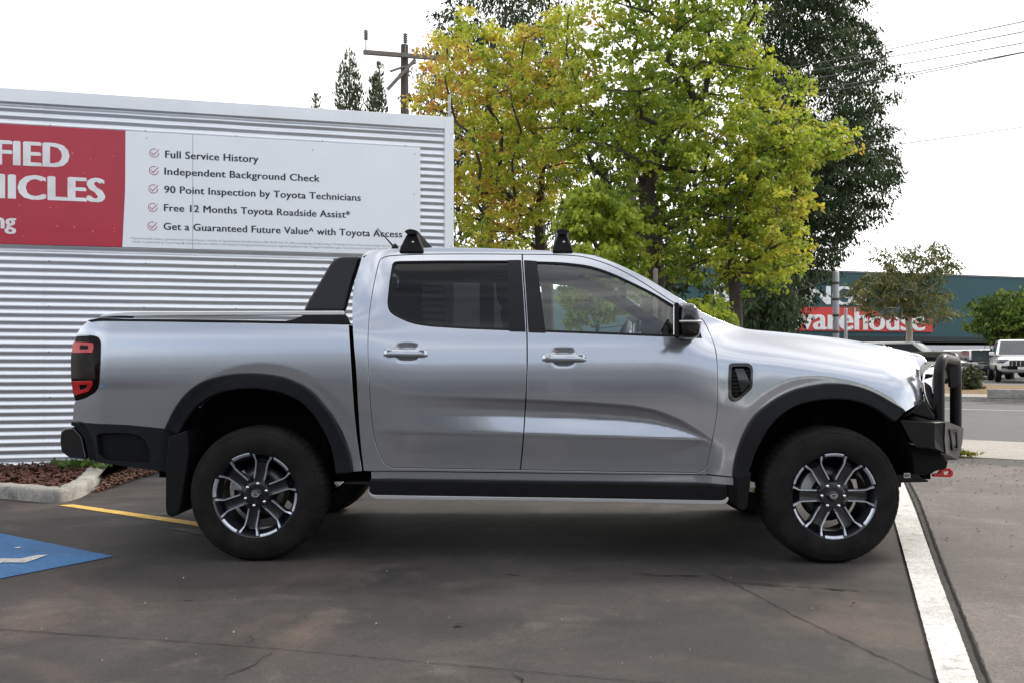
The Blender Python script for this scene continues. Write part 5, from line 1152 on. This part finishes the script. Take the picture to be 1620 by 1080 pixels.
# the little weed in the garden bed and the tuft at the joint by the bull bar
def weed(name, label, px, py, z, n, r, size, colf, seed):
    c = gp(px, py, z); rng = np.random.default_rng(seed); P = np.array(c) + rng.normal(size=(n, 3)) * np.array([r, r, r * .25]); P[:, 2] = z + np.abs(P[:, 2] - z) + .03
    root = empty(name, tuple(c)); tag(root, label, 'plant'); foliage('leaves', P, .035, 9, size, colf, LEAF, root, -.4, .45, .9); return root
weed('weed', 'small green weed growing in the bark mulch behind the rear bumper', 137, 741, .08, 60, .14, .05, lambda p, a, b_: ramp(a, [(0, (.06, .12, .03)), (1, (.14, .22, .05))]), 3)
weed('grass_tuft', 'tiny yellow-green tuft growing at the slab edge ahead of the bull bar', 1521, 722, .0, 34, .07, .05, lambda p, a, b_: ramp(a, [(0, (.08, .12, .03)), (1, (.28, .25, .05))]), 4)
# fallen leaves on the slab and specks on the asphalt
def scatter(name, spots, size, cols, z, seed):
    rng = np.random.default_rng(seed); P = np.array([np.array(gp(a, c, 0)) + (0, 0, z) for a, c in spots]); n = len(P)
    b = MB(); V = []; F = []
    for i, p in enumerate(P):
        l = size * rng.uniform(.6, 1.6); a = rng.uniform(0, 6.3); w_ = l * rng.uniform(.4, .8); u = Vector((math.cos(a), math.sin(a), rng.uniform(-.1, .35))); s = Vector((-math.sin(a), math.cos(a), rng.uniform(-.3, .3)))
        c = Vector(p) + Vector((0, 0, .006)); b.add([c - u * l * .5, c + s * w_ * .5 + Vector((0, 0, .006)), c + u * l * .5, c - s * w_ * .5 + Vector((0, 0, .004))], [(0, 1, 2), (0, 2, 3)])
    return tag(b.build(name, cols, fix=False), kind='stuff')
rng = np.random.default_rng(8)
scatter('fallen_leaves', [(rng.uniform(1455, 1640), 728 + abs(rng.normal()) * 26) for _ in range(110)], .022, mat('brown_dead_leaf', (.07, .04, .025), .9, var=.4, scale=7), .008, 1)
scatter('fallen_leaves', [(rng.uniform(1445, 1640), 728 + abs(rng.normal()) * 70) for _ in range(46)], .022, mat('orange_dead_leaf', (.28, .12, .04), .8, var=.4, scale=7), .008, 2)
scatter('litter_specks', [(rng.uniform(0, 1440), rng.uniform(905, 1085)) for _ in range(34)], .010, mat('pale_speck', (.32, .29, .26), .9, var=.4, scale=9), .003, 3)
scatter('fallen_leaves', [(726, 990), (1350, 957), (1190, 818), (236, 917), (300, 949)], .03, mat('dark_dead_leaf', (.03, .022, .018), .9, var=.4, scale=9), .004, 4)
# ------------------------------------------------------------------ poles and wires
galv = mat('galvanised_steel', (.30, .31, .33), .5, .5, 0, var=.15, scale=12); timber = mat('weathered_timber', (.075, .06, .05), .9, var=.3, scale=8, stretch=(1, 1, .1), bump=.4); pale = mat('pale_arm_timber', (.17, .15, .135), .85, var=.2, scale=8)
ceram = mat('insulator_ceramic', (.14, .125, .12), .3, 0, .3); wirem = mat('wire_aluminium', (.10, .10, .105), .6, .3)
def post(name, label, px, top, wd_px, Y, cap=True, group=None, m=galv, straps=0):
    t = at(px, top, Y); r = wd_px / 2 / FPX * Y; root = empty(name, (t.x, t.y, 0)); tag(root, label, 'post', group)
    b = MB(); b.lathe([(0, 0), (r, 0), (r, t.z - r * .5), (r * .8, t.z - r * .15), (0, t.z)], 18); o = b.build('post_tube', m, root)
    for k in range(straps):
        b = MB(); z = t.z - .18 - k * .24; b.lathe([(r, -.02), (r + .006, -.018), (r + .006, .018), (r, .02)], 18, 'z', (0, 0, z)); b.build('clamp', timber, root)
    return root
post('steel_post', 'grey steel post with clamps standing behind the bonnet', 1322.5, 429, 9.5, 13.6, straps=6)
post('steel_post', 'thin short steel post just right of the clamped steel post', 1338, 488, 5, 15.2)
post('timber_post', 'short grey timber post behind the top of the windscreen pillar', 1037, 425, 8, 12.3, m=pale)
post('signal_post', 'slim pale tapering pole beside the corner of the shed', 711, 150, 4, 13.5, m=galv)
def utility_pole(base, ztop, ang, label):
    root = empty('utility_pole', base, ang); tag(root, label, 'utility pole')
    b = MB(); b.tube([(0, 0, 0), (0, 0, ztop * .5), (0, 0, ztop)], [.16, .14, .105], 12); b.build('pole', timber, root)
    ca = MB(); ca.box((0, -.16, ztop - .35), (2.35, .10, .12)); ca.build('crossarm', pale, root, bevel=.01)
    ca = MB(); ca.bar((-.5, -.18, ztop - 1.35), (.28, -.18, ztop - .45), .07, .09); ca.build('brace', pale, root)
    ca = MB(); ca.bar((-.42, -.12, ztop - .82), (.30, -.12, ztop - .52), .05, .05); ca.build('brace', pale, root)
    for x in (-1.1, .0, 1.1):
        q = MB(); q.tube([(x, -.16, ztop - .30), (x, -.16, ztop - .02)], .018, 8)
        prof = [(0, .32)]
        for k in range(5): prof += [(.045, .28 - k * .055), (.075, .262 - k * .055), (.045, .245 - k * .055)]
        q.lathe(prof + [(0, .0)], 14, 'z', (x, -.16, ztop - .02)); q.build('insulator', ceram, root)
    return root
pb = at(640, 568, 26); zt_ = at(640, 66, 26).z
utility_pole((pb.x, pb.y, -.1), zt_, R(14), 'timber utility pole with crossarm and braces over the end of the shed')
wires = [((1396, 74), (1480, 58)), ((1388, 88), (1480, 72)), ((1414, 98), (1480, 87.5)), ((1430, 112), (1480, 103.5)), ((1430, 116.5), (1480, 107)), ((1410, 224), (1480, 215.5))]
for i, (a, c) in enumerate(wires):
    sl_ = (c[1] - a[1]) / (c[0] - a[0]); f = lambda px: a[1] + sl_ * (px - a[0])
    p0 = at(1000, f(1000), 27.5); p1 = at(1760, f(1760), 17)
    pts = []
    for k in range(25):
        t = k / 24; q = p0.lerp(p1, t); q.z -= .10 * math.sin(math.pi * t); pts.append(q)
    b = MB(); b.tube(pts, .0095 if i < 5 else .007, 6)
    lab = ['topmost overhead wire crossing the sky at right', 'second overhead wire from the top at right', 'third overhead wire from the top at right', 'upper of the close pair of overhead wires', 'lower of the close pair of overhead wires', 'lowest and lone overhead wire below the others'][i]
    tag(b.build('overhead_wire', wirem), lab, 'wire', 'overhead power wires')
ph = at(1000, 568, 27.7); utility_pole((ph.x, ph.y, -.1), at(1000, 130, 27.7).z, R(35), 'timber utility pole hidden in the crown of the forked street tree')
b = MB(); p0, p1 = at(1322, 440, 13.6), at(1130, 470, 14.2)
b.tube([p0.lerp(p1, t) - Vector((0, 0, .12 * math.sin(math.pi * t))) for t in np.linspace(0, 1, 14)], .006, 5); tag(b.build('stay_wire', wirem), 'thin sagging wire from the clamped steel post into the yellow tree', 'wire')

# ------------------------------------------------------------------ hardware store across the road
bd = Vector((3.17, 1, 0)).normalized(); bn = Vector((bd.y, -bd.x, 0)); B0 = at(1350, 568, 62); B0.z = 0
def bs(px, py, off=0.0):
    o = B0 + bn * off; k = (px - CX) / FPX; s = (k * o.y - o.x) / (bd.x - k * bd.y); return s, CAMH + (HY - py) / FPX * (o.y + s * bd.y)
def bpt(s, z, off=0.0): return B0 + bd * s + bn * off + Vector((0, 0, z))
store = empty('hardware_store', tuple(B0)); tag(store, 'dark green hardware store with a red band and white lettering across the road', 'building')
def sp_(b, name, m, **k): o = b.build(name, m, None, **k); o.parent = store; o.matrix_parent_inverse = Matrix.Translation(-store.location); return o
greenm = mat('dark_green_cladding', (.016, .074, .086), .6, .0, 0, var=.10, scale=.4, stretch=(1, 1, .2)); redb_ = mat('red_fascia', (.60, .035, .03), .5, var=.06, scale=.6); whiteb = mat('white_fascia_paint', (.78, .78, .76), .5)
zT = bs(1350, 432)[1]; zA = bs(1450, 533)[1]; zB = bs(1450, 546)[1]; s0, s1 = bs(1060, 500)[0], bs(1640, 500)[0] + 30
def bbox(name, a0, a1, z0, z1, o0, o1, m, **k):
    b = MB(); b.prism([(a0, z0), (a1, z0), (a1, z1), (a0, z1)], lambda u, v, h: bpt(u, v, h), o0, o1); return sp_(b, name, m, **k)
bbox('upper_wall', s0, s1, zA, zT, -30, 0, greenm); bbox('parapet_cap', s0, s1, zT, zT + .12, -30, .06, mat('grey_parapet', (.12, .14, .15), .5))
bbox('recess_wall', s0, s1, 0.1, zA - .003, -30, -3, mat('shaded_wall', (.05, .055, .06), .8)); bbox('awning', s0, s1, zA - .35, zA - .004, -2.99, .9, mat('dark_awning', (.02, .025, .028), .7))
bbox('low_wall', s0, s1, .1, zB, .5, .9, mat('pale_low_wall', (.55, .56, .58), .7, var=.05))
ra, rb_ = bs(1240, 500, .1)[0], bs(1475, 500, .1)[0]; rz0, rz1 = bs(1400, 524.5, .1)[1], bs(1400, 486, .1)[1]
b = MB(); b.prism([(ra, rz0), (rb_, rz0), (rb_, rz0 + (rz1 - rz0) * .55), (bs(1400, 490, .1)[0], rz0 + (rz1 - rz0) * .62), (bs(1372, 486, .1)[0], rz1), (bs(1340, 490, .1)[0], rz0 + (rz1 - rz0) * .95), (ra, rz0 + (rz1 - rz0) * .95)], lambda u, v, h: bpt(u, v, h), .003, .14); sp_(b, 'red_band', redb_)
def store_text(body, px0, px1, pyb, ht_px, bold, m, off):
    cu = bpy.data.curves.new('lettering', 'FONT'); cu.body = body; cu.size = 1; cu.offset = 0; cu.extrude = .02
    t = bpy.data.objects.new('lettering', cu); C.objects.link(t); bpy.context.view_layer.update()
    me = bpy.data.meshes.new_from_object(t.evaluated_get(bpy.context.evaluated_depsgraph_get())); bpy.data.objects.remove(t)
    v = np.array([q.co[:] for q in me.vertices]); a0, a1 = bs(px0, pyb, off)[0], bs(px1, pyb, off)[0]; z0 = bs(px0, pyb, off)[1]; sx = (a1 - a0) / (v[:, 0].max() - v[:, 0].min()); sy_ = ht_px / FPX * (B0.y) / .72
    F0 = [tuple(p.vertices) for p in me.polygons]; nv = len(v); V = []; F = []
    for k, dx in enumerate((-1, -.35, .35, 1)):
        V += [bpt(a0 + (x - v[:, 0].min() + dx * bold) * sx, z0 + y * sy_, off + z + .003 * k) - store.location for x, y, z in v]; F += [tuple(i + k * nv for i in f) for f in F0]
    me = bpy.data.meshes.new('lettering'); me.from_pydata(V, [], F); me.materials.append(m); o = bpy.data.objects.new('lettering', me); C.objects.link(o); o.parent = store
store_text('warehouse', 1250, 1462, 520.5, 36, .03, whiteb, .165); store_text('BUNNINGS', 1130, 1370, 478, 30, .03, whiteb, .03)

# ------------------------------------------------------------------ cars in the far car park
cwhite = mat('white_car_paint', (.74, .74, .74), .25, 0, 1, var=.02); cdark = mat('dark_car_paint', (.03, .032, .036), .25, .3, 1, var=.05); cglass = mat('dark_car_glass', (.05, .058, .065), .08, 0, 0, var=.2, scale=1); cred = mat('red_car_paint', (.35, .03, .03), .3, 0, 1)
def car(name, label, cat, loc, rz, paint, Lc=4.6, Wc=1.85, Hc=1.7, belt=1.02, hood=1.0, hoodl=1.05, rear=0.0, clear=.25, pickup=False):
    root = empty(name, loc, rz); tag(root, label, cat, 'cars parked across the road')
    wr_ = .37; xf, xr = Lc * .5 - .9, -Lc * .5 + .95
    st_ = [(-Lc / 2, .80, clear + .22, belt - .12), (-Lc / 2 + .08, .92, clear + .05, belt), (-Lc * .2, 1.0, clear, belt), (Lc / 2 - hoodl - .35, 1.0, clear, belt), (Lc / 2 - hoodl, .99, clear, hood), (Lc / 2 - .35, .96, clear, hood - .07), (Lc / 2 - .08, .88, clear + .05, hood - .18), (Lc / 2, .78, clear + .18, hood - .32)]
    V = []; n = 24
    for x, k, z0, z1 in st_:
        for q in range(n):
            a = 2 * math.pi * q / n; cy = math.copysign(abs(math.cos(a)) ** .32, math.cos(a)); cz = math.copysign(abs(math.sin(a)) ** .45, math.sin(a))
            V.append((x, cy * k * Wc / 2 * (1 - .04 * max(0, cz)), (z0 + z1) / 2 + cz * (z1 - z0) / 2))
    b = MB(); b.add(V, [(i * n + q, i * n + (q + 1) % n, (i + 1) * n + (q + 1) % n, (i + 1) * n + q) for i in range(len(st_) - 1) for q in range(n)] + [tuple(range(n)), tuple(range(len(V) - n, len(V)))], True); b.build('body', paint, root)
    xa0 = -Lc / 2 + (.1 if not pickup else 1.75); xb0 = Lc / 2 - hoodl - .02; xa1 = xa0 + (.35 if not pickup else .12); xb1 = xb0 - .9; wb, wt = Wc / 2 * .97, Wc / 2 * .76
    cb = [(xa0, -wb, belt - .02), (xb0, -wb, belt - .02), (xb0, wb, belt - .02), (xa0, wb, belt - .02), (xa1, -wt, Hc), (xb1, -wt, Hc), (xb1, wt, Hc), (xa1, wt, Hc)]
    b = MB(); b.add(cb, [(0, 1, 2, 3), (4, 5, 6, 7), (0, 1, 5, 4), (1, 2, 6, 5), (2, 3, 7, 6), (3, 0, 4, 7)]); b.build('cabin', paint, root, bevel=.11, seg=4)
    Vv = [Vector(p) for p in cb]
    def pane(i0, i1, i2, i3, u0, u1, v0, v1, nm):
        f = lambda u, v: Vv[i0].lerp(Vv[i1], u).lerp(Vv[i3].lerp(Vv[i2], u), v); q = [f(u0, v0), f(u1, v0), f(u1, v1), f(u0, v1)]; nn_ = (q[1] - q[0]).cross(q[3] - q[0]).normalized()
        c = sum(q, Vector()) / 4; ctr = Vector(((xa0 + xb0) / 2, 0, (belt + Hc) / 2)); nn_ = nn_ if nn_.dot(c - ctr) > 0 else -nn_
        b = MB(); b.add([p + nn_ * .006 for p in q] + [p - nn_ * .02 for p in q], [(0, 1, 2, 3), (0, 1, 5, 4), (1, 2, 6, 5), (2, 3, 7, 6), (3, 0, 4, 7)]); b.build(nm, cglass, root)
    pane(1, 2, 6, 5, .06, .94, .08, .90, 'windscreen'); pane(3, 0, 4, 7, .08, .92, .25, .88, 'rear_window')
    for q in ((0, 1, 5, 4), (3, 2, 6, 7)): pane(*q, .06, .46, .12, .86, 'side_window'); pane(*q, .50, .93, .12, .86, 'side_window')
    for x in (xf, xr):
        for s in (-1, 1):
            wl = empty('wheel', (x, s * (Wc / 2 - .09), wr_)); wl.parent = root
            b = MB(); b.lathe([(.22, -.10), (.34, -.11), (wr_, -.07), (wr_, .07), (.34, .11), (.22, .10)], 28, 'y'); b.build('tyre', M['rubber'], wl)
            b = MB(); b.lathe([(0, -.105), (.10, -.10), (.215, -.075), (.23, -.09), (.23, .09), (.215, .075), (.10, .10), (0, .105)], 20, 'y'); b.build('rim', M['disc'], wl)
    xF = Lc / 2
    b = MB(); b.box((xF - .10, 0, hood - .33), (.26, Wc * .52, .26)); g_ = b.build('grille', M['gloss'], root, bevel=.03)
    b = MB()
    for k in range(6): b.box((xF + .035, -.38 + k * .152, hood - .33), (.012, .022, .20))
    if pickup: b.build('grille_bar', M['chrome'], g_)
    for s in (-1, 1):
        b = MB(); b.box((xF - .20, s * Wc * .38, hood - .24), (.36, .36, .15), Matrix.Rotation(R(-14 * s), 3, 'Z')); b.build('headlight', M['lamp'], root, bevel=.03)
        b = MB(); b.box((xF - .10, s * Wc * .36, clear + .22), (.26, .22, .11)); b.build('fog_lamp', M['gloss'], root, bevel=.02)
        b = MB(); b.box((xb0 - .28, s * (Wc / 2 + .10), belt + .08), (.12, .20, .15)); b.build('side_mirror', paint, root, bevel=.03)
        b = MB(); b.box((-xF + .06, s * Wc * .38, belt - .22), (.14, .22, .26)); b.build('tail_lamp', M['red'], root, bevel=.03)
    b = MB(); b.box((xF - .03, 0, clear + .20), (.20, Wc * .60, .15)); b.build('lower_intake', M['black'], root, bevel=.02)
    b = MB(); b.box((xF + .085, 0, hood - .52), (.012, .37, .115)); b.build('number_plate', M['sticker'], root)
    return root
def face(px, Y, z=.19): p = at(px, 568, Y); return (p.x, p.y, z)
car('parked_pickup', 'white pickup with a dark grille parked facing the road at the right edge', 'pickup truck', face(1606, 40.0), R(-113), cwhite, 5.3, 1.82, 1.80, 1.12, 1.12, 1.15, clear=.42, pickup=True)
car('parked_suv', 'white four-wheel drive whose roof shows over the silver bonnet', 'car', face(1437, 37.5), R(-35), cwhite, 4.7, 1.9, 1.66, 1.05, 1.0, 1.1, clear=.25)
car('parked_car', 'small white hatchback far off between bull bar and dark sedan', 'car', face(1512, 52), R(-150), cwhite, 4.2, 1.75, 1.48, .92, .9, .95)
car('parked_car', 'dark sedan parked beside the white pickup', 'car', face(1556, 46), R(-105), cdark, 4.5, 1.8, 1.42, .90, .88, 1.1)
car('parked_car', 'white car half hidden behind the dark sedan', 'car', face(1571, 50), R(-80), cwhite, 4.4, 1.8, 1.50, .95, .92, 1.0)
car('parked_car', 'red car glimpsed behind the small white hatchback', 'car', face(1541, 57), R(-60), cred, 4.3, 1.78, 1.5, .95, .92, 1.0)

# ------------------------------------------------------------------ the dealership the paint and glass reflect, behind the photographer
sh = empty('showroom', (-8, -19, 0), R(14)); tag(sh, 'long low grey showroom mirrored in the doors of the silver pickup', 'building')
def shp(name, c, d, m, **k): b = MB(); b.box(c, d); return b.build(name, m, sh, **k)
shp('wall', (0, 0, 2.0), (30, 10, 4.0), mat('showroom_grey', (.30, .31, .33), .7)); shp('fascia', (0, 5.2, 4.5), (31, 1.0, 1.1), mat('fascia_grey', (.30, .31, .33), .5)); shp('roof', (0, -.4, 5.2), (31, 11, .25), mat('roof_grey', (.18, .18, .19), .6))
for k in range(6): shp('shop_window', (-12.5 + k * 5, 5.02, 1.6), (4.4, .06, 2.8), cglass)

for i, (x, y, h, r_) in enumerate(((11, -22, 6.5, 2.2), (17, -24, 7.5, 2.8), (24, -20, 5.5, 2.4))):
    root = empty('garden_tree', (x, y, 0)); tag(root, ['rounded garden tree nearest the showroom, mirrored in the paint', 'tallest garden tree opposite the pickup, mirrored in the paint', 'lowest garden tree far opposite the bull bar'][i], 'tree', 'trees mirrored in the paint')
    b = MB(); b.tube([(0, 0, 0), (.1, 0, h * .4), (0, .1, h * .8)], [.14, .10, .04], 8); b.build('trunk', barkm, root)
    P = RNG.normal(size=(170, 3)); P /= np.linalg.norm(P, axis=1, keepdims=True); P *= r_ * RNG.uniform(.3, 1, (170, 1)) ** .5; P += (x, y, h - r_)
    foliage('crown', P, .5, 16, .3, col_round, NEEDLE, root, .5, .5)
